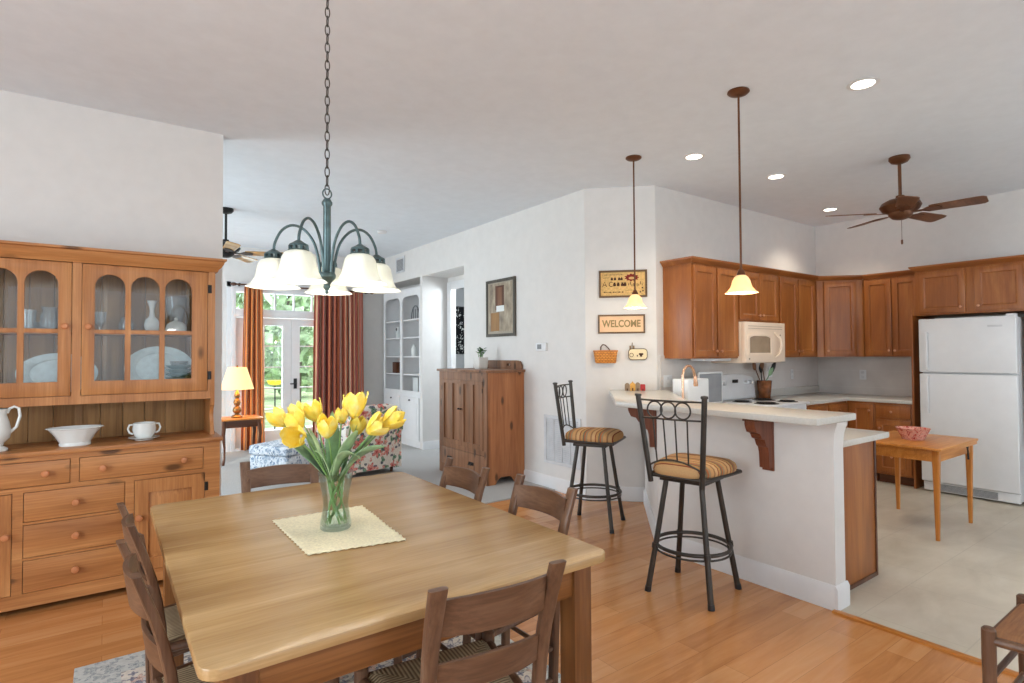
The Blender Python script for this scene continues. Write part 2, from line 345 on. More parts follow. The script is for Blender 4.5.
# ------------------------------------------------------------------ mesh builder
WM = {}      # world matrix at build time of every root / part
class MB:
    def __init__(s): s.bm = bmesh.new(); s.uv = None
    def _add(s, verts_before):
        pass
    def box(s, x0, x1, y0, y1, z0, z1, b=0.0, seg=2):
        r = bmesh.ops.create_cube(s.bm, size=1)
        vs_ = r['verts']
        bmesh.ops.scale(s.bm, vec=(abs(x1 - x0), abs(y1 - y0), abs(z1 - z0)), verts=vs_)
        bmesh.ops.translate(s.bm, vec=((x0 + x1) / 2, (y0 + y1) / 2, (z0 + z1) / 2), verts=vs_)
        if b > 0:
            b = min(b, .45 * min(abs(x1 - x0), abs(y1 - y0), abs(z1 - z0)))
            ed = list({e for v in vs_ for e in v.link_edges})
            bmesh.ops.bevel(s.bm, geom=ed, offset=b, segments=seg, profile=.6, affect='EDGES')
        return s
    def ring_loft(s, rings, cap=True, closed=False):
        R = [[s.bm.verts.new(p) for p in ring] for ring in rings]
        n = len(R[0])
        seq = list(range(len(R) - 1)) + ([len(R) - 1] if closed else [])
        for i in seq:
            a, b = R[i], R[(i + 1) % len(R)]
            for k in range(n):
                s.bm.faces.new((a[k], a[(k + 1) % n], b[(k + 1) % n], b[k]))
        if cap and not closed:
            s.bm.faces.new(R[0][::-1]); s.bm.faces.new(R[-1])
        return s
    def tube(s, pts, r, n=10, closed=False, cap=True):
        pts = [V(p) for p in pts]; m = len(pts)
        rs = r if isinstance(r, (list, tuple)) else [r] * m
        rings = []; prev = None
        for i, p in enumerate(pts):
            if closed: d = pts[(i + 1) % m] - pts[i - 1]
            else: d = pts[min(i + 1, m - 1)] - pts[max(i - 1, 0)]
            d.normalize()
            if prev is None:
                a = V((0, 0, 1)) if abs(d.z) < .9 else V((1, 0, 0))
                x = d.cross(a).normalized()
            else:
                x = (prev - d * prev.dot(d)).normalized()
            prev = x; y = d.cross(x)
            rings.append([p + (x * math.cos(2 * PI * k / n) + y * math.sin(2 * PI * k / n)) * rs[i] for k in range(n)])
        return s.ring_loft(rings, cap, closed)
    def cyl(s, p, q, r0, r1=None, n=20):
        return s.tube([p, q], [r0, r0 if r1 is None else r1], n)
    def lathe(s, prof, c=(0, 0, 0), n=28, cap=True, sx=1, sy=1, rotz=0):
        rings = []
        for r, z in prof:
            r = max(r, 1e-5)
            ring = []
            for k in range(n):
                a = 2 * PI * k / n
                x, y = r * math.cos(a) * sx, r * math.sin(a) * sy
                ring.append(V((c[0] + x * math.cos(rotz) - y * math.sin(rotz), c[1] + x * math.sin(rotz) + y * math.cos(rotz), c[2] + z)))
            rings.append(ring)
        return s.ring_loft(rings, cap)
    def grid(s, fn, nu, nv):
        if s.uv is None: s.uv = s.bm.loops.layers.uv.new('UVMap')
        g = [[s.bm.verts.new(fn(i / nu, j / nv)) for j in range(nv + 1)] for i in range(nu + 1)]
        for i in range(nu):
            for j in range(nv):
                f = s.bm.faces.new((g[i][j], g[i + 1][j], g[i + 1][j + 1], g[i][j + 1]))
                for lp, (a, b) in zip(f.loops, ((i, j), (i + 1, j), (i + 1, j + 1), (i, j + 1))): lp[s.uv].uv = (a / nu, b / nv)
        return s
    def prism(s, poly, m, d):
        """polygon (u, v) extruded by d along w; m maps (u, v, w) to space"""
        a = [m @ V((u, v, 0)) for u, v in poly]; b = [m @ V((u, v, d)) for u, v in poly]
        return s.ring_loft([a, b])
    def sphere(s, c, r, n=14, sz=1):
        m = 8
        return s.lathe([(r * math.sin(PI * i / m), -r * sz * math.cos(PI * i / m)) for i in range(m + 1)], c, n)
    def xform(s, mat):
        bmesh.ops.transform(s.bm, matrix=mat, verts=s.bm.verts[:]); return s
    def build(s, name, mat, parent=None, world=False, sharp=35, label=None):
        bm = s.bm
        if parent is not None and world: bmesh.ops.transform(bm, matrix=WM[parent.name].inverted(), verts=bm.verts[:])
        bmesh.ops.recalc_face_normals(bm, faces=bm.faces[:])
        for f in bm.faces: f.smooth = True
        me = bpy.data.meshes.new(name); bm.to_mesh(me); bm.free()
        me.set_sharp_from_angle(angle=math.radians(sharp))
        return finish(me, name, mat, parent, label)
def smooth(pts, k=5):
    pts = [V(p) for p in pts]; out = []
    for i in range(len(pts) - 1):
        p0, p1, p2, p3 = pts[max(i - 1, 0)], pts[i], pts[i + 1], pts[min(i + 2, len(pts) - 1)]
        for q in range(k):
            u = q / k
            out.append(.5 * ((2 * p1) + (p2 - p0) * u + (2 * p0 - 5 * p1 + 4 * p2 - p3) * u * u + (3 * p1 - p0 - 3 * p2 + p3) * u ** 3))
    return out + [pts[-1]]
def finish(me, name, mat, parent=None, label=None):
    me.name = name
    me.materials.clear(); me.materials.append(M[mat] if isinstance(mat, str) else mat)
    o = bpy.data.objects.new(name, me); COL.objects.link(o)
    if parent is not None: o.parent = parent
    WM[o.name] = WM[parent.name] if parent is not None else Matrix.Identity(4)
    if label: o['label'] = label
    return o
def tag(o, label, cat, group=None):
    o['label'] = label; o['category'] = cat
    if group: o['group'] = group
    return o
def thing(name, label, cat, loc=(0, 0, 0), rotz=0, group=None):
    o = bpy.data.objects.new(name, None); COL.objects.link(o); o.empty_display_size = .05
    o.location = loc; o.rotation_euler = (0, 0, rotz)
    WM[o.name] = Matrix.Translation(loc) @ Matrix.Rotation(rotz, 4, 'Z')
    return tag(o, label, cat, group)
def struct(o): o['kind'] = 'structure'; return o
def dup(root, loc, rotz, label):
    r = root.copy(); COL.objects.link(r); r.location = loc; r.rotation_euler = (0, 0, rotz); r['label'] = label
    for ch in list(root.children):
        c = ch.copy(); COL.objects.link(c); c.parent = r
        for g in list(ch.children):
            d = g.copy(); COL.objects.link(d); d.parent = c
    return r
def curve_plate(outline, holes, depth, m, bevel=0.0):
    """flat plate with holes: polygons (u, v) extruded by depth along w, mapped by m; returns an MB"""
    cu_ = bpy.data.curves.new('tmp', 'CURVE'); cu_.dimensions = '2D'; cu_.fill_mode = 'BOTH'; cu_.extrude = depth / 2
    for poly in [outline] + holes:
        sp = cu_.splines.new('POLY'); sp.points.add(len(poly) - 1); sp.use_cyclic_u = True
        for p, (u, v) in zip(sp.points, poly): p.co = (u, v, 0, 1)
    if bevel: cu_.bevel_depth = bevel; cu_.bevel_resolution = 1; cu_.offset = -bevel; cu_.extrude = depth / 2 - bevel
    o = bpy.data.objects.new('tmp', cu_); COL.objects.link(o)
    bpy.context.view_layer.update()
    me = bpy.data.meshes.new_from_object(o.evaluated_get(bpy.context.evaluated_depsgraph_get()))
    bpy.data.objects.remove(o); bpy.data.curves.remove(cu_)
    b = MB(); b.bm.from_mesh(me); bpy.data.meshes.remove(me)
    bmesh.ops.remove_doubles(b.bm, verts=b.bm.verts[:], dist=1e-5)
    bmesh.ops.translate(b.bm, vec=(0, 0, depth / 2), verts=b.bm.verts[:])
    return b.xform(m)
def text_mb(txt, size, depth, m, align='CENTER'):
    cu_ = bpy.data.curves.new('tmp', 'FONT'); cu_.body = txt; cu_.offset = .0022; cu_.size = size; cu_.extrude = depth / 2; cu_.align_x = align; cu_.align_y = 'CENTER'
    o = bpy.data.objects.new('tmp', cu_); COL.objects.link(o); bpy.context.view_layer.update()
    me = bpy.data.meshes.new_from_object(o.evaluated_get(bpy.context.evaluated_depsgraph_get()))
    bpy.data.objects.remove(o); bpy.data.curves.remove(cu_)
    b = MB(); b.bm.from_mesh(me); bpy.data.meshes.remove(me); return b.xform(m)
def FR(origin, u, v):
    """frame matrix: u, v axes and w = u x v"""
    u, v = V(u).normalized(), V(v).normalized(); w_ = u.cross(v)
    return Matrix(((u.x, v.x, w_.x, origin[0]), (u.y, v.y, w_.y, origin[1]), (u.z, v.z, w_.z, origin[2]), (0, 0, 0, 1)))
def arch(u0, u1, v0, v1, n=10):
    """hole with a round top"""
    r = (u1 - u0) / 2; c = (u0 + u1) / 2
    return [(u0, v0), (u1, v0)] + [(c + r * math.cos(PI * i / n), v1 - r + r * math.sin(PI * i / n)) for i in range(n + 1)]
def rrect(u0, u1, v0, v1, r, n=5):
    out = []
    for cx, cy, a in ((u1 - r, v1 - r, 0), (u0 + r, v1 - r, PI / 2), (u0 + r, v0 + r, PI), (u1 - r, v0 + r, 1.5 * PI)):
        out += [(cx + r * math.cos(a + PI / 2 * i / n), cy + r * math.sin(a + PI / 2 * i / n)) for i in range(n + 1)]
    return out
def poly_slab(name, poly, z0, z1, mat, bevel=0.0):
    b = curve_plate(poly, [], z1 - z0, Matrix.Translation((0, 0, z0)), bevel)
    return b.build(name, mat)

# ------------------------------------------------------------------ the setting
CH = 3.05
struct(poly_slab('floor', [(-3.2, -2.6), (4.4, -2.6), (4.4, 4.5), (-3.2, 4.5)], -.1, 0, 'floor'))
struct(poly_slab('floor_kitchen', [(3.255, -2.6), (7.5, -2.6), (7.5, 3.6), (4.32, 3.6), (3.35, 2.63), (3.35, 1.5), (3.255, 1.5)], -.08, .003, 'tile'))
struct(poly_slab('floor_living', [(-2, 4.5), (5.4, 4.5), (5.4, 9.2), (-2, 9.2)], -.08, .012, 'carpet'))
struct(MB().box(3.225, 3.265, -2.6, 1.49, -.01, .012, .005).build('trim_threshold', 'oakY'))
struct(MB().box(-3.3, 7.6, -2.7, 9.35, CH, CH + .1).build('ceiling', 'ceiling'))
def wall(name, poly, z0=0, z1=CH, mat='wall'):
    return struct(poly_slab(name, poly, z0, z1, mat))
def rect(x0, x1, y0, y1): return [(x0, y0), (x1, y0), (x1, y1), (x0, y1)]
wall('wall_dining', rect(-3.2, .692, 4.57, 4.69))
wall('wall_vent', [(3.82, 4.04), (3.94, 4.09), (3.94, 6.34), (3.82, 6.34)])
wall('wall_header', rect(3.82, 3.94, 6.34, 9.15), 2.595, CH)
wall('wall_niche', rect(3.82, 4.25, 7.54, 7.62), 0, 2.595)
wall('wall_niche_soffit', rect(3.94, 4.30, 6.34, 9.15), 2.595, 2.70)
wall('wall_niche_back', rect(4.20, 4.25, 7.62, 9.15), 0, 2.6)
wall('wall_hall', rect(4.25, 4.31, 7.40, 7.62), 0, 2.6)
wall('wall_hall_over_door', rect(4.25, 4.31, 6.2, 7.40), 2.42, 2.6)
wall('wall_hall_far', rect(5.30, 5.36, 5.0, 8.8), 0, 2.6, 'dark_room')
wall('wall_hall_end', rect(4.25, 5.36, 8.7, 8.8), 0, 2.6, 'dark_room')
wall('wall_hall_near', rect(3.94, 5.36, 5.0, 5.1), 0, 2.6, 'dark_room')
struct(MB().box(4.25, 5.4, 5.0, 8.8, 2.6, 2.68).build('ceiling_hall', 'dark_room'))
wall('wall_signs', [(3.82, 4.04), (4.30, 3.56), (4.385, 3.68), (3.94, 4.125)])
wall('wall_kitchen', rect(4.30, 7.57, 3.56, 3.68))
wall('wall_right', rect(7.45, 7.57, -2.6, 3.56))
wall('wall_bar', [(3.27, 1.485), (3.385, 1.485), (3.385, 2.662), (4.255, 3.532), (4.17, 3.61), (3.27, 2.71)], 0, 1.03)
def wall_open(name, axis, c0, c1, a0, a1, openings):
    """wall with rectangular openings; axis is the direction it runs in"""
    m = FR((0, c0, 0), (1, 0, 0), (0, 0, 1)) if axis == 'X' else FR((c0, 0, 0), (0, 1, 0), (0, 0, 1))
    b = curve_plate(rectp(a0, a1, 0, CH), [rectp(*o) for o in openings], c1 - c0, m)
    return b
def rectp(a, b, c, d): return [(a, c), (b, c), (b, d), (a, d)]
# frame w-axis: X x Z = -Y, Y x Z = +X
struct(curve_plate(rectp(-2, 4.25, 0, CH), [rectp(1.50, 3.22, .0, 2.44)], .14, FR((0, 9.29, 0), (1, 0, 0), (0, 0, 1))).build('wall_back', 'wall'))
struct(curve_plate(rectp(-3.2, 7.57, 0, CH), [rectp(-1.2, 2.4, .6, 2.5), rectp(4.1, 6.7, .6, 2.5)], .12, FR((0, -2.6, 0), (1, 0, 0), (0, 0, 1))).build('wall_rear', 'wall'))
struct(curve_plate(rectp(-2.72, 4.7, 0, CH), [rectp(-.1, 2.5, .6, 2.5)], .12, FR((-3.32, 0, 0), (0, 1, 0), (0, 0, 1))).build('wall_left', 'wall'))
struct(curve_plate(rectp(4.57, 9.29, 0, CH), [rectp(5.8, 8.2, .55, 2.45)], .12, FR((-2.07, 0, 0), (0, 1, 0), (0, 0, 1))).build('wall_living', 'wall'))
# baseboards
def baseboard(name, pts, out, h=.135, t=.016):
    """runs along pts; out = side offset sign"""
    for i in range(len(pts) - 1):
        a, b_ = V((*pts[i], 0)), V((*pts[i + 1], 0)); d = (b_ - a).normalized(); nrm = V((d.y, -d.x, 0)) * out
        m = FR(a, nrm, (0, 0, 1))
        prof = [(0, 0), (t, 0), (t, h - .02), (t * .5, h - .006), (t * .35, h), (0, h)]
        mb = MB(); L = (b_ - a).length
        mb.ring_loft([[a + nrm * u + V((0, 0, v)) for u, v in prof], [b_ + nrm * u + V((0, 0, v)) for u, v in prof]])
        struct(mb.build(name, 'white'))
baseboard('baseboard_bar', [(3.27, 2.71), (3.27, 1.485)], 1); baseboard('baseboard_bar_end', [(3.254, 1.485), (3.40, 1.485)], 1)
baseboard('baseboard_bar_angle', [(4.17, 3.61), (3.27, 2.71)], 1)
baseboard('baseboard_signs', [(3.82, 4.04), (4.22, 3.64)], 1)
baseboard('baseboard_vent', [(3.82, 6.34), (3.82, 4.04)], 1)
baseboard('baseboard_niche', [(3.82, 7.54), (4.25, 7.54)], 1)
baseboard('baseboard_back', [(3.22, 9.15), (3.82, 9.15)], 1); baseboard('baseboard_back', [(-1.95, 9.15), (1.5, 9.15)], 1)
# plain casing under the bar top at the wall's end, door casing of the hall
struct(MB().ring_loft([[V((3.269 - o_ * .25, 1.484 - o_, z)), V((3.386 + o_ * .3, 1.484 - o_, z)), V((3.386 + o_ * .3, 1.60, z)), V((3.269 - o_ * .25, 1.60, z))] for o_, z in ((0, .90), (.002, .94), (.006, .97), (.013, .995), (.020, 1.012), (.022, 1.0315))]).build('trim_bar_cap', 'wall'))
mb = MB().box(4.225, 4.25, 7.40, 7.52, 0, 2.52, .006).box(4.225, 4.25, 6.30, 7.40, 2.40, 2.52, .006)
struct(mb.build('door_casing', 'white'))
struct(MB().box(4.34, 7.44, 3.548, 3.56, .91, 1.40).build('trim_backsplash', 'backsplash'))
struct(MB().box(7.438, 7.45, 2.30, 3.548, .91, 1.40).build('trim_backsplash', 'backsplash'))

# garden door with its transom, and unseen windows added for light
def garden_door():
    mb = MB()
    Y0, Y1 = 9.10, 9.22
    mb.box(1.50, 1.56, Y0, Y1, 0, 2.44, .004).box(3.16, 3.22, Y0, Y1, 0, 2.44, .004)
    mb.box(1.56, 3.16, Y0, Y1, 2.00, 2.12, .004).box(1.56, 3.16, Y0, Y1, 2.37, 2.44, .004).box(1.56, 3.16, Y0, Y1, 0, .05, .004)
    for x in (1.86, 2.12, 2.40, 2.68, 2.94): mb.box(x - .012, x + .012, 9.14, 9.18, 2.12, 2.37)
    mb.box(1.44, 1.50, 9.13, 9.15, 0, 2.52, .004).box(3.22, 3.28, 9.13, 9.15, 0, 2.52, .004).box(1.44, 3.28, 9.13, 9.15, 2.44, 2.52, .004)
    d = struct(mb.build('door_1', 'white'))
    for x0 in (1.562, 2.362):
        x1 = x0 + .796; g0, g1 = x0 + .118, x1 - .118
        holes = []
        for i in range(2):
            for k in range(5):
                a = g0 + (g1 - g0) * i / 2; b_ = g0 + (g1 - g0) * (i + 1) / 2
                z0 = .27 + 1.62 * k / 5; z1 = .27 + 1.62 * (k + 1) / 5
                holes.append(rectp(a + .009, b_ - .009, z0 + .009, z1 - .009))
        lf = curve_plate(rectp(x0, x1, .055, 1.995), holes, .045, FR((0, 9.19, 0), (1, 0, 0), (0, 0, 1))).build('door_leaf', 'white', d)
        MB().box(g0, g1, 9.165, 9.169, .27, 1.89).build('pane', 'pane', lf)
    MB().cyl((2.42, 9.145, .98), (2.42, 9.08, .98), .012).tube([(2.42, 9.085, .98), (2.33, 9.08, .98)], .010).box(2.395, 2.445, 9.137, 9.147, .90, 1.06, .004).build('door_handle', 'black', d)
    MB().box(1.56, 3.16, 9.158, 9.162, 2.12, 2.37).build('transom_pane', 'pane', d)
garden_door()
def added_window(name, m, w_, h):
    d = curve_plate(rectp(-.05, w_ + .05, -.05, h + .05), [rectp(w_ * i / 3 + .02, w_ * (i + 1) / 3 - .02, .02, h - .02) for i in range(3)], .06, m).build(name, 'white')
    struct(d); return d
added_window('added_window_1', FR((-1.2, -2.62, .6), (1, 0, 0), (0, 0, 1)), 3.6, 1.9)
added_window('added_window_2', FR((4.1, -2.62, .6), (1, 0, 0), (0, 0, 1)), 2.6, 1.9)
added_window('added_window_3', FR((-3.3, -.1, .6), (0, 1, 0), (0, 0, 1)), 2.6, 1.9)
added_window('added_window_4', FR((-2.05, 5.8, .55), (0, 1, 0), (0, 0, 1)), 2.4, 1.9)

# ------------------------------------------------------------------ garden beyond the door
struct(MB().box(-25, 40, 9.3, 70, -.4, -.12).build('lawn', 'lawn'))
struct(MB().box(.6, 4.4, 9.3, 12.0, -.12, -.03).build('patio', 'patio'))
def blob_tree(name, x, y, h, r, label):
    t = thing(name, label, 'tree', (x, y, -.12), 0, 'trees in the garden')
    MB().tube([(0, 0, 0), (.05, .02, h * .3), (-.06, .05, h * .6), (0, 0, h * .85)], [.2, .17, .12, .04], 10).build('trunk', 'bark', t)
    mb = MB(); rnd = random.Random(int(x * 10 + y))
    for k in range(700):
        a = rnd.uniform(0, 2 * PI); zz = rnd.uniform(-1, 1); q = rnd.uniform(.3, 1) ** .5
        c = V((math.cos(a) * math.sqrt(1 - zz * zz) * r * q, math.sin(a) * math.sqrt(1 - zz * zz) * r * q, h * .52 + zz * r * q * .95))
        s_ = rnd.uniform(.14, .3)
        ax = V((rnd.uniform(-1, 1), rnd.uniform(-1, 1), rnd.uniform(-1, 1))).normalized(); bx = ax.orthogonal().normalized()
        p = [c + ax * s_, c + bx * s_ * .6, c - ax * s_, c - bx * s_ * .6]
        top = c + ax.cross(bx) * s_ * .25
        vv = [mb.bm.verts.new(q_) for q_ in p]; tv = mb.bm.verts.new(top); bv = mb.bm.verts.new(c - ax.cross(bx) * s_ * .1)
        for i in range(4): mb.bm.faces.new((vv[i], vv[(i + 1) % 4], tv)); mb.bm.faces.new((vv[(i + 1) % 4], vv[i], bv))
    mb.build('crown', 'foliage', t)
blob_tree('garden_tree', 4.05, 15.5, 4.6, 1.9, 'leafy tree nearest beyond the glass garden door')
for i, (x, y, h, r) in enumerate(((9.5, 29, 6.5, 3.0), (2.2, 25, 6.0, 2.8), (18, 36, 7, 3.6), (6.5, 40, 7.5, 3.8), (-4.5, 36, 6.5, 3.4), (12.5, 47, 8, 4.2), (1.5, 48, 8, 4.2), (5.6, 21.5, 3.2, 1.6), (-2.0, 20, 3.0, 1.5))):
    blob_tree('garden_tree', x, y, h, r, 'distant leafy tree across the lawn seen through the garden door glass')
t = thing('bird_feeder', 'yellow bird feeder on a thin pole outside the garden door', 'bird feeder', (2.4, 10.35, -.03))
MB().cyl((0, 0, 0), (0, 0, .93), .012).build('pole', 'iron', t)
MB().lathe([(0, .93), (.10, .95), (.13, 1.0), (.13, 1.02), (0, 1.02)], n=18).build('tray', 'yellow', t)

# ------------------------------------------------------------------ dining: rug, table
t = thing('area_rug', 'patterned beige and grey floral rug under the dining table', 'rug', (.77, 2.05, 0))
MB().box(-.87, .87, -1.2, 1.2, .001, .010, .003).build('border', 'rugborder', t, label='grey rug border')
MB().box(-.70, .78, -1.1, 1.03, .0102, .013, .001).build('field', 'rug', t)
RZ = .013
TX0, TX1, TY0, TY1 = .165, 1.372, 1.335, 2.97
t = thing('dining_table', 'large oak dining table with square legs and rounded corners', 'table', ((TX0 + TX1) / 2, (TY0 + TY1) / 2, 0))
curve_plate(rrect(TX0, TX1, TY0, TY1, .05, 8), [], .028, Matrix.Translation((0, 0, .732)), .004).build('tabletop', 'tableX', t, True)
for (x0, x1, y0, y1) in ((TX0 + .06, TX1 - .06, TY0 + .055, TY0 + .08), (TX0 + .06, TX1 - .06, TY1 - .08, TY1 - .055)):
    MB().box(x0, x1, y0, y1, .625, .732, .003).build('apron', 'apronX', t, True)
for x in (TX0 + .055, TX1 - .08):
    MB().box(x, x + .025, TY0 + .06, TY1 - .06, .625, .732, .003).build('apron', 'apronY', t, True)
for x in (TX0 + .05, TX1 - .125):
    for y in (TY0 + .045, TY1 - .12):
        MB().box(x, x + .075, y, y + .075, RZ, .731, .004).build('leg', 'apronZ', t, True)
# ------------------------------------------------------------------ ladder-back chairs (local: front +y, back -y)
def ring_rect(c, wx, ty, n=12, e=.55):
    out = []
    for k in range(n):
        a = 2 * PI * k / n; cs, sn = math.cos(a), math.sin(a)
        out.append(V((c[0] + math.copysign(abs(cs) ** e, cs) * wx, c[1] + math.copysign(abs(sn) ** e, sn) * ty, c[2])))
    return out
def dining_chair(label, seat_mat='rush'):
    t = thing('dining_chair', label, 'chair', (0, 0, 0), 0, 'ladder-back dining chairs')
    zs = [0, .12, .28, .44, .52, .60, .68, .76, .82, .865]
    ys = [-.185, -.19, -.195, -.20, -.205, -.215, -.232, -.255, -.276, -.292]
    for s in (-1, 1):
        rings = []
        for z, y in zip(zs, ys):
            wx = .017 if z < .5 else .017 + (z - .5) * .020
            ty = .017 if z < .5 else .016 - (z - .5) * .012
            x = s * (.152 + .016 * (z / .87))
            rings.append(ring_rect((x, y, z), wx, ty))
        MB().ring_loft(rings).build('back_post', 'chairZ', t)
        MB().tube([(s * .215, .19, 0), (s * .215, .19, .38), (s * .215, .19, .47), (s * .215, .19, .478)], [.0165, .021, .021, .014], 14).build('front_leg', 'chairZ', t)
    def slat(z0, z1, yb, bow):
        n = 12; rings = []
        for i in range(n + 1):
            q = i / n * 2 - 1; x = q * .162; y = yb - bow * (1 - q * q)
            tl = .10
            dz = .008 * (1 - q * q)
            ym = lambda z: y - tl * (z - z0) * 1.6
            a = .006
            rings.append([V((x, ym(z0) - a, z0)), V((x, ym(z0) + a, z0)), V((x, ym(z1) + a, z1 + dz)), V((x, ym(z1) - a, z1 + dz))])
        MB().ring_loft(rings).build('slat', 'chairX', t)
    slat(.735, .825, -.246, .035); slat(.585, .655, -.210, .03)
    # stretchers and seat rails
    mb = MB().cyl((-.215, .19, .30), (.215, .19, .30), .010, n=10).cyl((-.215, .19, .18), (.215, .19, .18), .010, n=10)
    mb.build('front_stretcher', 'chairX', t)
    MB().cyl((-.156, -.19, .24), (.156, -.19, .24), .010, n=10).build('rear_stretcher', 'chairX', t)
    for s in (-1, 1):
        MB().cyl((s * .215, .19, .26), (s * .156, -.19, .26), .010, n=10).cyl((s * .215, .19, .14), (s * .156, -.19, .14), .010, n=10).build('side_stretcher', 'chairY', t)
    MB().cyl((-.215, .19, .435), (.215, .19, .435), .015, n=10).cyl((-.158, -.20, .435), (.158, -.20, .435), .015, n=10).cyl((-.215, .19, .435), (-.158, -.20, .435), .015, n=10).cyl((.215, .19, .435), (.158, -.20, .435), .015, n=10).build('seat_rail', 'chairX', t)
    def top(u, v):
        y = -.195 + .395 * v; hw = .142 + (.205 - .142) * v; x = (u * 2 - 1) * hw
        e = max(abs(u * 2 - 1), abs(v * 2 - 1))
        return V((x, y, .458 - .006 * (1 - e) - .014 * max(0, (e - .86) / .14) ** 2))
    mb = MB().grid(top, 20, 20)
    def bot(u, v):
        p = top(u, v); e = max(abs(u * 2 - 1), abs(v * 2 - 1))
        return V((p.x, p.y, .436 + .008 * e))
    mb.grid(bot, 6, 6)
    mb.build('seat', seat_mat, t)
    return t
def put(o, x, y, rz, z=0): o.location = (x, y, z); o.rotation_euler = (0, 0, rz)
ch = dining_chair('dark ladder-back dining chair at the near table edge, its slatted back toward us')
put(ch, .824, 1.436, -.10, RZ)
dup(ch, (.345, 1.87, RZ), -PI / 2 + .07, 'dark ladder-back chair on the hutch side of the table, nearer of the two')
dup(ch, (.352, 2.38, RZ), -PI / 2 + .06, 'dark ladder-back chair on the hutch side of the table, nearer the hutch')
dup(ch, (1.235, 1.86, RZ), PI / 2 + .03, 'ladder-back chair on the bar side of the table, nearest the bar stools')
dup(ch, (1.185, 2.42, RZ), PI / 2 + .02, 'ladder-back chair on the bar side of the table, in front of the pine armoire')
dup(ch, (.715, 2.825, RZ), PI - .12, 'ladder-back chair at the far table end, behind the tulip vase')
ch2 = dining_chair('ladder-back chair with smooth brown seat standing by the kitchen floor seam', 'brownseat')
put(ch2, 2.672, .43, 0)

# ------------------------------------------------------------------ table setting: mat, vase, tulips
def runner():
    def P(u, v):
        a = V((.545, 2.385, 0)); b_ = V((.915, 2.385, 0)); c = V((.872, 1.850, 0)); d = V((.545, 1.905, 0))
        p = (a * (1 - u) + b_ * u) * (1 - v) + (d * (1 - u) + c * u) * v
        e = min(u, 1 - u, v, 1 - v)
        j = .004 * math.sin(70 * (u + v * 1.3)) if e < .02 else 0
        return V((p.x + j, p.y + j, .7612 + .0012 * math.sin(17 * u) * math.sin(13 * v) + .0012))
    o = MB().grid(P, 40, 40).build('placemat', 'cream_cloth')
    md = o.modifiers.new('thick', 'SOLIDIFY'); md.thickness = .002; md.offset = 1
    tag(o, 'cream woven cloth mat with frayed edges under the flower vase', 'table mat')
runner()
VX, VY, VZ = .713, 2.128, .7665
prof = [(0, 0), (.052, 0), (.056, .004), (.057, .02), (.050, .06), (.046, .09), (.050, .13), (.058, .17), (.063, .208), (.0655, .212), (.062, .21), (.055, .17), (.047, .13), (.043, .09), (.047, .06), (.053, .024), (.05, .014), (0, .012)]
tag(MB().lathe(prof, (VX, VY, VZ), 36).build('flower_vase', 'vase_glass'), 'clear waisted glass vase holding yellow tulips on the dining table', 'vase')
tl = [  # bloom centre, lean, size, label, leaves
    ((.541, 2.268, 1.189), 'pale yellow tulip leaning out farthest toward the table lamp', 1.0),
    ((.607, 2.268, 1.207), 'yellow tulip just left of the upright bloom in front of the garden door', .95),
    ((.580, 2.178, 1.186), 'yellow tulip sandwiched above the lowest drooping bloom', 1.15),
    ((.564, 2.117, 1.139), 'lowest drooping golden tulip hanging over the blue patterned ottoman', 1.2),
    ((.652, 2.199, 1.214), 'upright yellow tulip with open petals in front of the garden door', 1.1),
    ((.659, 2.059, 1.167), 'yellow tulip low at the front middle of the bouquet', 1.1),
    ((.728, 2.107, 1.201), 'small slim yellow tulip bud against the striped drape', .8),
    ((.776, 2.096, 1.237), 'tallest and largest yellow tulip of the bouquet', 1.3),
    ((.789, 2.101, 1.159), 'yellow tulip half hidden below the tallest bloom', .95),
    ((.822, 2.003, 1.166), 'wide open yellow tulip leaning over the floral armchair, nearer its middle', 1.15),
    ((.880, 1.998, 1.185), 'yellow tulip leaning farthest out over the floral armchair', 1.15)]
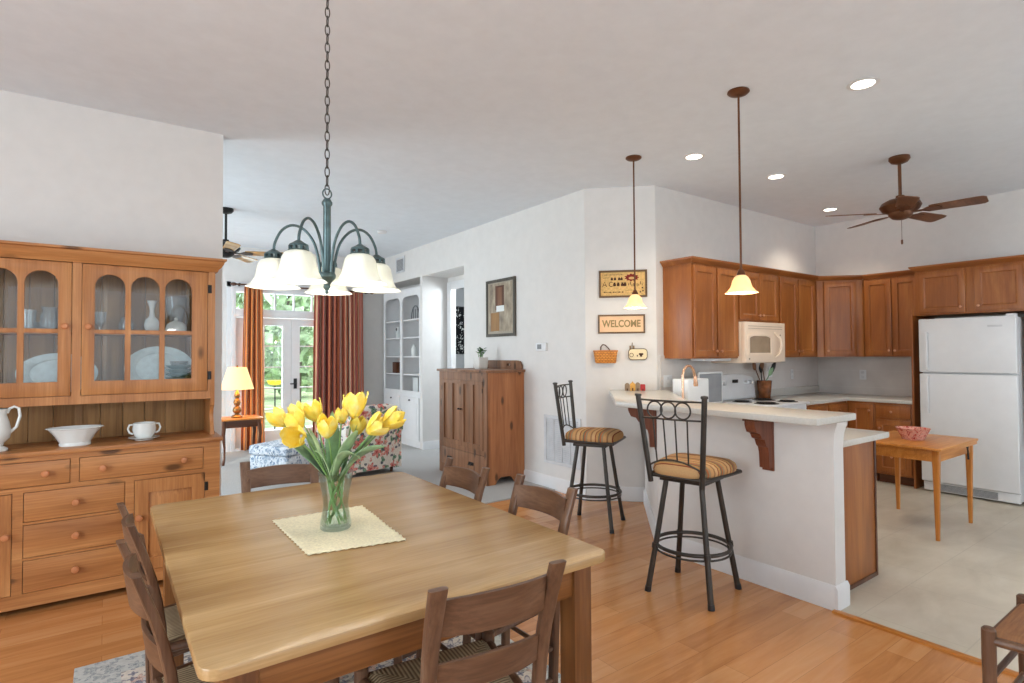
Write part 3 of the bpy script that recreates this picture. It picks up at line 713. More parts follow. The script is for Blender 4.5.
def tulip(i, c, label, sz):
    c = V(c) - V((0, 0, .012)); base = V((VX, VY, VZ + .018))
    ang = i * 2.399
    dd_ = V((c.x - VX, c.y - VY, 0)).normalized()
    foot = base - dd_ * .030 + V((math.cos(ang), math.sin(ang), 0)) * .012
    # stems cross at the vase waist and fan out at the rim
    d = V((c.x - VX, c.y - VY, 0)); 
    waist = V((VX, VY, VZ + .10)) + V((math.cos(ang * 1.7), math.sin(ang * 1.7), 0)) * .022
    rim = V((VX, VY, VZ + .205)) + d.normalized() * min(.036, d.length * .35)
    lean = (c - rim).normalized()
    ctrl = [foot, waist, rim, rim.lerp(c, .5) + V((0, 0, .012)), c - lean * .036 * sz]
    t = thing('tulip', label, 'tulip', tuple(foot), 0, 'yellow tulips in the vase')
    pts = []
    for k in range(len(ctrl) - 1):
        p0, p1, p2, p3 = ctrl[max(k - 1, 0)], ctrl[k], ctrl[k + 1], ctrl[min(k + 2, len(ctrl) - 1)]
        for q in range(5):
            u = q / 5
            pts.append(.5 * ((2 * p1) + (p2 - p0) * u + (2 * p0 - 5 * p1 + 4 * p2 - p3) * u * u + (3 * p1 - p0 - 3 * p2 + p3) * u ** 3))
    pts.append(ctrl[-1])
    MB().tube(pts, .0032, 8).build('stem', 'stem', t, True)
    # bloom: six overlapping cupped petals
    rnd = random.Random(i * 5 + 1)
    up = (lean + V((rnd.uniform(-.25, .25), rnd.uniform(-.25, .25), .25 if i not in (3,) else -.3))).normalized()
    if i == 3: up = V((-.55, -.62, .1)).normalized()
    if i in (9, 10): up = (V((.62, -.45, .5))).normalized()
    ex = up.orthogonal().normalized(); ey = up.cross(ex)
    R, Hh = .0345 * sz, .074 * sz; cen = c - up * Hh * .5
    op = rnd.uniform(.0, .22) + (.12 if i in (7, 9) else 0) - (.3 if i == 6 else 0)
    mb = MB()
    for k in range(6):
        a0 = k * PI / 3 + rnd.uniform(-.1, .1); outer = 1.0 if k % 2 else .9
        hh = Hh * rnd.uniform(.9, 1.08)
        def P(u, v):
            s = u * 2 - 1
            rr = R * outer * (math.sin(min(1, v * 1.25 + .06) * PI / 2) ** .8 * (1 - (.30 - op) * max(0, v - .45) ** 1.2))
            wd = .74 * (math.sin(PI * (.12 + .88 * min(v, .985))) ** .55)
            a = a0 + s * wd
            r2 = rr * (1 + .10 * s * s)
            z = hh * v + .004 * (1 - s * s)
            return cen + (ex * math.cos(a) + ey * math.sin(a)) * r2 + up * z
        mb.grid(P, 8, 10)
    o = mb.build('bloom', 'petal', t, True, 80)
    md = o.modifiers.new('thick', 'SOLIDIFY'); md.thickness = .0012
    return t
def leaf(t, base, tip, mid_up, wid, mat, twist=0.0, side=None):
    base, tip = V(base), V(tip); mid = (base + tip) / 2 + V((0, 0, mid_up))
    d = tip - base; sd = V(side).normalized() if side else d.cross(V((0, 0, 1))).normalized()
    def P(u, v):
        p = base * (1 - v) ** 2 + mid * 2 * v * (1 - v) + tip * v * v
        w_ = 1.6 * wid * (math.sin(PI * (.10 + .90 * v)) ** .8)
        s = u * 2 - 1
        tw = twist * (v - .2); nrm = sd.cross(d.normalized())
        return p + (sd * math.cos(tw) + nrm * math.sin(tw)) * s * w_ + V((0, 0, .22 * w_ * abs(s)))
    o = MB().grid(P, 6, 18).build('leaf', mat, t, True, 80)
    md = o.modifiers.new('thick', 'SOLIDIFY'); md.thickness = .0012
tul = [tulip(i, *a) for i, a in enumerate(tl)]
CR = V((.81, -.587, 0))      # along the picture's width, across the table
def vp(r, f, z): return V((VX, VY, VZ)) + CR * r + V((-.587, -.81, 0)) * f + V((0, 0, z))
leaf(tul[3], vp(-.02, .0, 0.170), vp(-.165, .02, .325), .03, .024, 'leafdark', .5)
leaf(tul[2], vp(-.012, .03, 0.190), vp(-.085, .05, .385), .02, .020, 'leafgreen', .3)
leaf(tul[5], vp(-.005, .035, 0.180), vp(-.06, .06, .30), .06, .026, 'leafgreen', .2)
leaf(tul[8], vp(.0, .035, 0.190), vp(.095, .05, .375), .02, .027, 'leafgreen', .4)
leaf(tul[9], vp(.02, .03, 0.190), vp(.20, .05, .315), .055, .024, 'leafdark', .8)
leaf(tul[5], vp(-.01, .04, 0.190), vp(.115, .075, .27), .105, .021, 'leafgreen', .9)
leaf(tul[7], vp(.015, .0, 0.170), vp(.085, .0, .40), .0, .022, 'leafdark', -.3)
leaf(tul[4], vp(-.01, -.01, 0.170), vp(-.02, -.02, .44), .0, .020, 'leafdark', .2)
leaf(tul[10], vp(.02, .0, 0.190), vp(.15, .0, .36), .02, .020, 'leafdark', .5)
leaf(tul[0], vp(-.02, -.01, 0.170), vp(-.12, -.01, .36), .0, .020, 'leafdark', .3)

# ------------------------------------------------------------------ pine hutch
HB, HU = 4.12, 4.25          # front faces of base and upper case
HX0, HX1 = -.90, .615
def knob(parent, p, d, r=.0195, mat='knob'):
    p, d = V(p), V(d)
    MB().tube([p, p + d * .010, p + d * .016, p + d * .028, p + d * .034, p + d * .036], [r * .55, r * .5, r * .9, r, r * .75, r * .3], 14).build('knob', mat, parent, True)
def hinge(parent, x, y, z):
    MB().box(x - .011, x + .011, y - .004, y, z - .028, z + .028, .002).cyl((x, y - .005, z - .026), (x, y - .005, z + .026), .004).build('hinge', 'iron', parent, True)
t = thing('hutch', 'knotty pine china hutch with arched glass doors and drawers', 'hutch', (-.14, 4.34, 0))
S = '' ; B = .003
mb = MB().box(HX0 + .001, HX1 - .001, HB + .026, 4.56, .835, .865, .004).box(HX0, HX0 + .022, HB + .02, 4.56, .10, .84).box(HX1 - .022, HX1, HB + .02, 4.56, .10, .84)
mb.box(HX0, HX1, 4.54, 4.56, .10, .84).box(HX0 + .02, HX1 - .02, HB + .03, 4.55, .10, .12)
mb.box(HX0 + .02, HX1 - .02, HB + .05, 4.545, .12, .80)
mb.build('base_carcass', 'pineX', t, True)
holes = [rectp(-.79, -.155, .695, .835), rectp(-.115, .52, .695, .835), rectp(-.36, .105, .502, .668), rectp(-.36, .105, .305, .488), rectp(-.36, .105, .112, .292), rectp(.15, .53, .112, .668), rectp(-.815, -.405, .112, .668)]
curve_plate(rectp(HX0, HX1, .035, .866), holes, .024, FR((0, HB + .024, 0), (1, 0, 0), (0, 0, 1))).build('face_frame', 'pineX', t, True)
mb = MB()
for x in (HX0 + .02, HX1 - .10):
    mb.box(x, x + .08, HB + .03, HB + .10, .0, .10, .004).box(x, x + .08, 4.46, 4.54, .0, .10, .004)
mb.build('feet', 'pineX', t, True)
MB().box(HX0 - .015, HX1 + .015, HB - .028, 4.565, .866, .893, .006).build('worktop', 'pineX', t, True)
for j, h in enumerate(holes[:5]):
    (a, z0), (b_, _), (_, z1), _ = h
    dr = MB().box(a + .003, b_ - .003, HB - .003, HB + .02, z0 + .003, z1 - .003, .003).build('drawer', 'pineX', t, True)
    for x in ((a + .11, b_ - .11) if j < 2 else ((a + b_) / 2,)): knob(dr, (x, HB - .003, (z0 + z1) / 2), (0, -1, 0))
for h, kx, hx in ((holes[5], .175, .537), (holes[6], -.43, -.822)):
    (a, z0), (b_, _), (_, z1), _ = h
    a += .003; b_ -= .003; z0 += .003; z1 -= .003
    mb = curve_plate(rectp(a, b_, z0, z1), [rectp(a + .07, b_ - .07, z0 + .07, z1 - .08)], .022, FR((0, HB + .019, 0), (1, 0, 0), (0, 0, 1)))
    ia, ib, iz0, iz1 = a + .07, b_ - .07, z0 + .07, z1 - .08
    R1 = [V((ia, HB + .012, iz0)), V((ib, HB + .012, iz0)), V((ib, HB + .012, iz1)), V((ia, HB + .012, iz1))]
    q = .04
    R2 = [V((ia + q, HB + .001, iz0 + q)), V((ib - q, HB + .001, iz0 + q)), V((ib - q, HB + .001, iz1 - q)), V((ia + q, HB + .001, iz1 - q))]
    mb.ring_loft([R1, R2])
    dr = mb.build('door', 'pineZ', t, True)
    knob(dr, (kx, HB - .003, .44), (0, -1, 0))
    hinge(dr, hx, HB, .58); hinge(dr, hx, HB, .2)
# upper case
UX0, UX1 = -.88, .60
sidep = [(4.56, .893), (4.56, 2.0), (HU, 2.0), (HU, 1.12), (HU + .005, 1.09), (HU + .035, 1.06), (HU + .045, 1.02), (HU + .03, .97), (HU + .01, .93), (HU + .005, .893)]
for x in (UX0, UX1 - .024):
    MB().ring_loft([[V((x, y, z)) for y, z in sidep], [V((x + .024, y, z)) for y, z in sidep]]).build('side_panel', 'pineZ', t, True)
mb = MB().box(UX0 + .024, UX1 - .024, HU + .025, 4.55, 1.168, 1.188).box(UX0 + .024, UX1 - .024, HU + .045, 4.55, 1.556, 1.572).box(UX0 + .024, UX1 - .024, HU + .02, 4.55, 1.985, 2.0)
mb.build('shelf', 'pineX', t, True)
mb = MB()
nb = 12
for i in range(nb):
    a = UX0 + .024 + (UX1 - UX0 - .048) * i / nb; b_ = UX0 + .024 + (UX1 - UX0 - .048) * (i + 1) / nb
    mb.box(a + .001, b_ - .001, 4.535, 4.56, .893, 2.0, .003)
mb.box(-.155, -.115, 4.525, 4.536, .893, 1.16)
mb.build('back_boards', 'backboard', t, True)
# arched valance is plain: frame with two door openings
curve_plate(rectp(UX0 + .0245, UX1 - .0245, 1.135, 1.999), [rectp(-.838, -.162, 1.185, 1.985), rectp(-.118, .558, 1.185, 1.985)], .024, FR((0, HU + .024, 0), (1, 0, 0), (0, 0, 1))).build('upper_face_frame', 'pineZ', t, True)
for (a, b_, kx, hx) in ((-.835, -.165, -.195, -.848), (-.115, .555, -.083, .568)):
    z0, z1 = 1.188, 1.982
    g0, g1 = a + .062, b_ - .092
    g0, g1 = (a + .062, b_ - .092) if a > -.5 else (a + .092, b_ - .062)
    cw = (g1 - g0 - .06) / 3
    hl = []
    for k in range(3):
        u = g0 + k * (cw + .03)
        hl.append(arch(u, u + cw, 1.585, 1.925)); hl.append(rectp(u, u + cw, 1.272, 1.560))
    dr = curve_plate(rectp(a, b_, z0, z1), hl, .022, FR((0, HU + .020, 0), (1, 0, 0), (0, 0, 1)), .002).build('glass_door', 'pineZ', t, True)
    MB().box(g0 - .01, g1 + .01, HU + .010, HU + .013, 1.262, 1.935).build('pane', 'glass', dr, True)
    knob(dr, (kx, HU - .002, 1.60), (0, -1, 0), .019)
    for z in (1.29, 1.87): hinge(dr, hx, HU, z)
# crown moulding
prof = [(0, 1.985), (.012, 1.985), (.018, 2.0), (.03, 2.012), (.045, 2.035), (.05, 2.052), (.062, 2.058), (.062, 2.072), (0, 2.072)]
ringsC = []
def crown_ring(o_, z): return [V((UX0 - o_, 4.56, z)), V((UX0 - o_, HU - o_, z)), V((UX1 + o_, HU - o_, z)), V((UX1 + o_, 4.56, z))]
MB().ring_loft([crown_ring(o_, z) for o_, z in prof[:-1]] ).build('crown', 'pineX', t, True)

# ------------------------------------------------------------------ china on and in the hutch
def lathe_thing(name, label, cat, prof, c, mat, group=None, n=28, **kw):
    return tag(MB().lathe(prof, c, n, **kw).build(name, mat), label, cat, group)
WZ = .8935
# jug
t = thing('jug', 'white china jug with looped handle at the edge of the hutch worktop', 'jug', (-.49, 4.25, WZ))
MB().lathe([(0, 0), (.05, 0), (.052, .012), (.03, .03), (.034, .045), (.058, .07), (.066, .11), (.056, .16), (.044, .20), (.05, .235), (.045, .23), (.038, .2), (.05, .15), (.058, .11), (.05, .075), (0, .06)]).build('body', 'china', t)
MB().tube([(.05, 0, .09), (.085, 0, .13), (.10, 0, .19), (.095, 0, .235), (.075, 0, .245), (.055, 0, .235), (.045, 0, .21)], .0075).build('handle', 'china', t)
# oval bowl
t = thing('serving_bowl', 'white fluted oval china bowl on the hutch worktop', 'bowl', (-.14, 4.24, WZ))
mb = MB(); rings = []
pr = [(.001, .0), (.075, 0), (.078, .012), (.074, .02), (.095, .06), (.125, .10), (.138, .104), (.134, .108), (.118, .10), (.088, .06), (.066, .03), (.001, .026)]
for r, z in pr:
    rings.append([V(((r * (1 + .02 * math.cos(12 * a) * (z > .03))) * math.cos(a), .72 * r * (1 + .02 * math.cos(12 * a) * (z > .03)) * math.sin(a), z)) for a in [2 * PI * k / 48 for k in range(48)]])
mb.ring_loft(rings).build('body', 'china', t)
# sugar bowl with saucer
lathe_thing('saucer', 'white china saucer under the two-handled sugar bowl', 'saucer', [(0, 0), (.05, 0), (.054, .006), (.084, .016), (.086, .019), (.05, .010), (0, .008)], (.205, 4.25, WZ), 'china')
t = thing('sugar_bowl', 'white two-handled china sugar bowl on a saucer', 'sugar bowl', (.205, 4.25, WZ + .0095))
MB().lathe([(0, 0), (.04, 0), (.044, .008), (.058, .03), (.064, .06), (.060, .085), (.062, .096), (.058, .098), (.054, .088), (.058, .06), (.05, .03), (0, .012)]).build('body', 'china', t)
for s in (-1, 1): MB().tube([(s * .06, 0, .03), (s * .078, 0, .04), (s * .086, 0, .065), (s * .078, 0, .088), (s * .062, 0, .088)], .006).build('handle', 'china', t)
SZ1, SZ0 = 1.573, 1.189
lathe_thing('glass_jar', 'cut glass jar in the hutch, the one nearest the left door knob', 'glass jar', [(0, 0), (.04, 0), (.046, .02), (.046, .10), (.036, .125), (.042, .15), (.038, .15), (.03, .125), (.04, .1), (.04, .02), (0, .012)], (-.275, 4.42, SZ1), 'crystal')
lathe_thing('tumbler', 'straight cut glass tumbler in the hutch, beside the jar behind the left door', 'tumbler', [(0, 0), (.034, 0), (.04, .13), (.036, .13), (.03, .014), (0, .012)], (-.375, 4.42, SZ1), 'crystal')
lathe_thing('glass_dish', 'low wide cut glass dish in the hutch behind the left glass door', 'glass dish', [(0, 0), (.03, 0), (.05, .06), (.046, .06), (.028, .012), (0, .012)], (-.325, 4.49, SZ1), 'crystal')
lathe_thing('goblet', 'etched glass goblet on the upper hutch shelf by the door knob', 'goblet', [(0, 0), (.03, 0), (.03, .004), (.006, .012), (.006, .04), (.03, .06), (.036, .13), (.033, .13), (.026, .065), (.004, .045)], (-.028, 4.42, SZ1), 'crystal')
lathe_thing('glass_vase', 'squat clear glass pot on the upper hutch shelf beside the white bud vase', 'glass vase', [(0, 0), (.03, 0), (.042, .03), (.042, .06), (.03, .085), (.034, .1), (.03, .1), (.026, .085), (.037, .06), (.037, .03), (0, .012)], (.11, 4.42, SZ1), 'crystal')
lathe_thing('bud_vase', 'white china bud vase with slim neck on the upper hutch shelf', 'vase', [(0, 0), (.026, 0), (.038, .02), (.046, .05), (.038, .085), (.018, .11), (.013, .15), (.02, .19), (.03, .215), (.026, .213), (.01, .17), (0, .15)], (.25, 4.42, SZ1), 'china')
lathe_thing('glass_vase', 'fluted glass vase rising behind the domed china dish', 'glass vase', [(0, 0), (.04, 0), (.03, .03), (.036, .08), (.055, .16), (.07, .25), (.066, .25), (.05, .16), (.03, .08), (0, .05)], (.39, 4.47, SZ1), 'crystal')
lathe_thing('butter_dish', 'white domed china dish on the upper hutch shelf', 'dish', [(0, 0), (.075, 0), (.078, .008), (.064, .014), (.062, .035), (.054, .058), (.038, .074), (.016, .082), (.010, .088), (.014, .098), (.008, .106), (0, .108)], (.385, 4.375, SZ1), 'china', n=32)
def platter(name, label, x, y, rx, rz_, lean, mat):
    """oval dish standing on edge, leaning back"""
    m = Matrix.Translation((x, y, SZ0 + rz_)) @ Matrix.Rotation(PI / 2 - lean, 4, 'X')
    mb = MB().lathe([(0, 0), (.7, 0), (.74, .008), (1.0, .018), (1.0, .024), (.72, .014), (.68, .007), (0, .006)], (0, 0, 0), 40)
    mb.xform(m @ Matrix.Diagonal((rx, rz_ / math.cos(lean), 1, 1)))
    return tag(mb.build(name, mat), label, 'platter')
platter('platter', 'pale oval china platter leaning in the hutch behind the left glass door', -.235, 4.48, .20, .125, .18, 'china_blue')
platter('platter', 'large pale oval china platter leaning behind the stacked bowls', .30, 4.485, .20, .148, .16, 'china_blue')
lathe_thing('plate', 'flat pale plate lying on the lower hutch shelf beside the large platter', 'plate', [(0, 0), (.07, 0), (.115, .022), (.115, .026), (.068, .006), (0, .006)], (.02, 4.385, SZ0), 'china_blue')
zz = SZ0
wd = ['lowest', 'second from the bottom', 'third from the bottom', 'third from the top', 'second from the top', 'topmost']
for k in range(6):
    lathe_thing('soup_bowl', 'teal stoneware bowl in the hutch stack, ' + wd[k], 'bowl', [(0, 0), (.045, 0), (.047, .01), (.078, .03), (.08, .034), (.07, .030), (.04, .012), (0, .011)], (.405, 4.39, zz), 'teal_china', 'teal bowls stacked in the hutch')
    zz += .027
lathe_thing('glass_dish', 'pale glass dish resting on top of the teal bowl stack', 'glass dish', [(0, 0), (.03, 0), (.05, .03), (.055, .05), (.051, .05), (.03, .012), (0, .010)], (.405, 4.39, zz - .015 + .0005), 'crystal')
t = thing('mug', 'small cream cup lying before the stack of teal bowls', 'cup', (.435, 4.288, SZ0))
MB().lathe([(0, 0), (.024, 0), (.03, .02), (.032, .045), (.029, .045), (.026, .02), (0, .008)], n=20).build('body', 'cream', t)

# ------------------------------------------------------------------ pine armoire with a plant
AX0, AX1, AY0, AY1 = 3.31, 3.812, 5.035, 6.085
t = thing('armoire', 'aged knotty pine two-door cabinet against the wall by the picture', 'cabinet', ((AX0 + AX1) / 2, (AY0 + AY1) / 2, .012))
z_ = .014
sp = [(AX0 + .02, z_), (AX0 + .11, z_), (AX0 + .14, .06), (AX0 + .18, .085), (AX0 + .30, .085), (AX0 + .34, .06), (AX0 + .37, z_), (AX1, z_), (AX1, 1.22), (AX0 + .02, 1.22)]
for y in (AY0, AY1 - .022):
    MB().ring_loft([[V((x, y, z)) for x, z in sp], [V((x, y + .022, z)) for x, z in sp]]).build('side_panel', 'armoZ', t, True)
MB().box(AX0 + .05, AX1, AY0 + .022, AY1 - .022, .10, 1.20).build('carcass', 'armoZ', t, True)
# front frame facing -X: u = Y, v = Z, w = +X
fh = [rectp(AY0 + .07, 5.545, .375, 1.13), rectp(5.575, AY1 - .07, .375, 1.13), rectp(AY0 + .05, AY1 - .05, .125, .325), rectp(AY0 + .12, AY1 - .12, .0, .075)]
fh[3] = [(AY0 + .12, .014), (AY1 - .12, .014), (AY1 - .16, .075), (AY0 + .16, .075)]
fr = [(AY0, z_), (AY0 + .12, z_), (AY0 + .16, .075), (AY1 - .16, .075), (AY1 - .12, z_), (AY1, z_), (AY1, 1.22), (AY0, 1.22)]
curve_plate(fr, fh[:3], .022, FR((AX0, 0, 0), (0, 1, 0), (0, 0, 1))).build('face_frame', 'armofront', t, True)
for (a, b_, ky) in ((AY0 + .072, 5.558, 5.538), (5.562, AY1 - .072, 5.582)):
    mid = (a + b_) / 2
    mb = curve_plate(rectp(a, b_, .378, 1.127), [rectp(a + .05, mid - .03, .43, 1.085), rectp(mid + .03, b_ - .05, .43, 1.085)], .022, FR((AX0 - .006, 0, 0), (0, 1, 0), (0, 0, 1)))
    mb.box(AX0 + .010, AX0 + .018, a + .03, b_ - .03, .40, 1.11)
    d = mb.build('door', 'armofront', t, True)
    knob(d, (AX0 - .006, ky, .80), (-1, 0, 0), .011, 'iron')
    MB().box(AX0 - .009, AX0 - .004, b_ - .008 if a > 5.5 else a, b_ if a > 5.5 else a + .008, 1.0, 1.05).build('hinge', 'iron', d, True)
d = MB().box(AX0 - .003, AX0 + .018, AY0 + .053, AY1 - .053, .128, .322, .003).build('drawer', 'armofront', t, True)
for y in (5.35, 5.83): MB().box(AX0 - .010, AX0 - .002, y - .05, y + .05, .19, .225, .004).tube([(AX0 - .01, y - .035, .215), (AX0 - .026, y - .03, .195), (AX0 - .026, y + .03, .195), (AX0 - .01, y + .035, .215)], .005).build('pull', 'iron', d, True)
MB().box(AX0 - .025, AX1 + .003, AY0 - .025, AY1 + .025, 1.222, 1.25, .006).build('top', 'armofront', t, True)
gp = [(AY0 + .02, 1.25), (AY1 - .02, 1.25), (AY1 - .02, 1.30), (AY1 - .05, 1.34), (AY1 - .1, 1.35), (AY0 + .1, 1.35), (AY0 + .05, 1.34), (AY0 + .02, 1.30)]
hc = [(5.30 + .028 * math.cos(a) , 1.302 + .016 * math.sin(a)) for a in [2 * PI * k / 14 for k in range(14)]]
curve_plate(gp, [hc], .02, FR((AX1 - .022, 0, 0), (0, 1, 0), (0, 0, 1))).build('gallery', 'armofront', t, True)
t = thing('potted_plant', 'small green plant in a square white pot on the pine cabinet', 'plant', (3.60, 5.60, 1.2505))
mb = MB()
mb.ring_loft([ring_rect((0, 0, z), r, r, 24, .3) for r, z in ((.055, 0), (.066, .02), (.072, .135), (.066, .135), (.06, .12))])
mb.build('pot', 'stucco', t)
mb = MB(); rnd = random.Random(3)
for k in range(34):
    a = rnd.uniform(0, 2 * PI); r = rnd.uniform(0, .055); c = V((r * math.cos(a), r * math.sin(a), .15 + rnd.uniform(0, .10)))
    s_ = .028; ax = V((math.cos(a), math.sin(a), rnd.uniform(-.2, .9))).normalized(); bx = ax.cross(V((0, 0, 1))).normalized()
    ring = [c - ax * s_, c + bx * s_ * .6, c + ax * s_, c - bx * s_ * .6]
    vv = [mb.bm.verts.new(p) for p in ring]; tv = mb.bm.verts.new(c + V((0, 0, .008))); bv = mb.bm.verts.new(c - V((0, 0, .004)))
    for i in range(4): mb.bm.faces.new((vv[i], vv[(i + 1) % 4], tv)); mb.bm.faces.new((vv[(i + 1) % 4], vv[i], bv))
mb.build('leaves', 'plant', t)
mb = MB()
for k in range(6): mb.cyl((.02 * math.cos(k), .02 * math.sin(k), .118), (.04 * math.cos(k), .04 * math.sin(k), .2), .003, n=6)
mb.build('stems', 'stem', t)

# ------------------------------------------------------------------ wall things by the armoire
t = thing('framed_picture', 'framed print of a room interior hanging above the pine cabinet', 'picture', (3.815, 5.48, 1.63))
y0, y1, z0, z1 = 5.18, 5.78, 1.632, 2.318
curve_plate(rectp(y0, y1, z0, z1), [rectp(y0 + .035, y1 - .035, z0 + .035, z1 - .035)], .024, FR((3.792, 0, 0), (0, 1, 0), (0, 0, 1)), .004).build('frame', 'darkframe', t, True)
MB().box(3.803, 3.812, y0 + .02, y1 - .02, z0 + .02, z1 - .02).build('mat_board', 'matgrey', t, True)
p = MB().box(3.8005, 3.803, y0 + .06, y1 - .06, z0 + .06, z1 - .05).build('print', 'print', t, True)
MB().box(3.7995, 3.8007, 5.40, 5.58, 1.95, 2.24).build('painted_window', 'walnutZ', p, True)
MB().box(3.7993, 3.7997, 5.44, 5.53, 2.0, 2.22).build('painted_figure', 'armofront', p, True)
MB().box(3.7993, 3.7998, 5.40, 5.56, 1.93, 2.0).build('painted_ledge', 'china', p, True)
MB().box(3.7993, 3.8004, 5.50, 5.68, 1.70, 1.92).build('painted_chest', 'backboard', p, True)
t = thing('thermostat', 'small white thermostat with dark display on the grey wall', 'thermostat', (3.815, 4.72, 1.47))
MB().box(3.795, 3.8195, 4.63, 4.80, 1.455, 1.54, .006).build('housing', 'appliance', t, True)
MB().box(3.7935, 3.796, 4.70, 4.77, 1.475, 1.525).build('display', 'appliance_grey', t, True)
t = thing('wall_vent', 'large white louvred return vent low on the wall behind the bar stool', 'vent', (3.815, 4.39, .27))
y0, y1, z0, z1 = 4.11, 4.68, .27, .775
curve_plate(rectp(y0, y1, z0, z1), [rectp(y0 + .03 + .128 * i, y0 + .03 + .128 * i + .122, z0 + .03, z1 - .03) for i in range(4)], .012, FR((3.806, 0, 0), (0, 1, 0), (0, 0, 1)), .002).build('frame', 'vent', t, True)
mb = MB()
for k in range(22):
    z = z0 + .035 + k * .0202
    mb.ring_loft([[V((3.808, y, z)), V((3.8185, y, z + .014)), V((3.8195, y, z + .012)), V((3.809, y, z - .002))] for y in (y0 + .03, y1 - .03)])
mb.build('louvres', 'vent', t, True)
t = thing('supply_vent', 'small white air vent high on the wall above the bookcase', 'vent', (3.815, 8.3, 2.74))
curve_plate(rectp(8.14, 8.46, 2.735, 2.985), [rectp(8.17, 8.43, 2.765, 2.955)], .012, FR((3.806, 0, 0), (0, 1, 0), (0, 0, 1)), .002).build('frame', 'vent', t, True)
mb = MB()
for k in range(9): mb.box(3.808, 3.818, 8.17, 8.43, 2.768 + k * .0205, 2.780 + k * .0205)
mb.build('louvres', 'ventdark', t, True)  # slats carry the shade between them in their grey
tag(MB().lathe([(0, 0), (.065, 0), (.068, -.012), (.05, -.03), (0, -.034)], (2.934, 6.947, CH - .001)).build('smoke_detector', 'white'), 'round white smoke detector on the living room ceiling', 'smoke detector')
light('hall_room_fill', 'POINT', (4.7, 6.6, 2.3), 60, DAY, .2)  # added unseen lamp that brightens the dark room past the doorway
# dark patterned panel seen through the hall doorway
t = thing('wall_hanging', 'black and white damask hanging in the room through the doorway', 'wall hanging', (5.05, 8.68, 1.43))
MB().box(4.82, 5.27, 8.672, 8.69, 1.43, 2.26, .003).build('cloth', 'damask', t, True)
MB().cyl((4.80, 8.68, 2.27), (5.29, 8.68, 2.27), .012).build('rod', 'iron', t, True)

# ------------------------------------------------------------------ built-in bookcase and its things
t = thing('bookcase', 'tall white built-in bookcase with arched openings and cupboards below', 'bookcase', (4.03, 8.32, .012))
bx0, bx1, by0, by1 = 3.86, 4.19, 7.63, 9.02
mb = MB().box(bx0, bx1, by0, by0 + .03, .012, 2.46).box(bx0, bx1, by1 - .03, by1, .012, 2.46).box(bx0 + .02, bx1, 8.31, 8.34, .10, 2.45).box(bx1 - .012, bx1, by0, by1, .012, 2.46).box(bx0, bx1, by0, by1, 2.44, 2.46).box(bx0 + .03, bx1, by0 + .02, by1 - .02, .012, .10)
mb.build('carcass', 'white', t, True)
cells = ((by0 + .03, 8.31), (8.34, by1 - .03))
hl = [[(a + .03, .86), (b_ - .03, .86)] + [(b_ - .03 - .13 * (1 - math.cos(q)), 2.25 + .09 * math.sin(q)) for q in [PI / 2 * i / 6 for i in range(7)]] + [(a + .03 + .13 * (1 - math.cos(q)), 2.25 + .09 * math.sin(q)) for q in [PI / 2 * (6 - i) / 6 for i in range(7)]] for a, b_ in cells] + [rectp(a + .02, b_ - .02, .12, .76) for a, b_ in cells]
curve_plate(rectp(by0, by1, .012, 2.46), hl, .022, FR((bx0 - .022, 0, 0), (0, 1, 0), (0, 0, 1))).build('face_frame', 'white', t, True)
SH = (.82, 1.12, 1.40, 1.70, 1.98)
for z in SH:
    for a, b_ in cells: MB().box(bx0 + .003, bx1 - .013, a, b_, z - .02, z).build('shelf', 'white', t, True)
for (a, b_), k in zip(cells, (.55, .12)):
    d = MB().box(bx0 - .038, bx0 - .023, a + .015, b_ - .015, .115, .765, .004).box(bx0 - .043, bx0 - .037, a + .08, b_ - .08, .20, .68, .004).build('door', 'white', t, True)
    MB().cyl((bx0 - .038, (a + b_) / 2, .72), (bx0 - .055, (a + b_) / 2, .72), .012).build('knob', 'iron', d, True)
# things on its shelves
o = MB().ring_loft([[V((4.0 + .01 * math.cos(q), 8.14 + .14 * math.cos(a) * (1 + .04 * math.sin(q)), 1.981 + .02 + .20 * math.sin(a) + .01 * math.sin(q))) for q in [2 * PI * k / 8 for k in range(8)]] for a in [PI * i / 16 for i in range(17)]])
o.box(3.97, 4.03, 7.98, 8.29, 1.981, 1.999, .003)
for k in range(3): o.tube([(4.0, 8.07 + k * .07, 1.995), (4.0, 8.07 + k * .07, 2.15)], .006, 6)
tag(o.build('arch_ornament', 'appliance_grey'), 'grey arched wire ornament on the top bookcase shelf', 'ornament')
t = thing('clock', 'slim white table clock with dark dial on a bookcase shelf', 'clock', (3.98, 8.74, 1.7005))
MB().box(-.03, .03, -.05, .05, 0, .19, .01).build('body', 'china', t)
MB().cyl((-.03, 0, .145), (-.034, 0, .145), .026).build('dial', 'black', t)
tag(MB().box(3.93, 4.05, 8.70, 8.87, 1.1205, 1.30, .008).build('tin_box', 'walnutZ'), 'dark brown box standing on a middle bookcase shelf', 'box')
tag(MB().lathe([(0, 0), (.04, 0), (.05, .05), (.045, .12), (.025, .16), (.03, .18), (0, .18)], (3.98, 8.14, 1.4005), 18).build('white_jar', 'china'), 'white china jar on the middle bookcase shelf nearest the hall', 'jar')
tag(MB().box(3.98, 4.0, 8.02, 8.2, .8205, 1.06, .004).build('photo_frame', 'china'), 'pale photo frame on the lowest open bookcase shelf', 'picture frame')

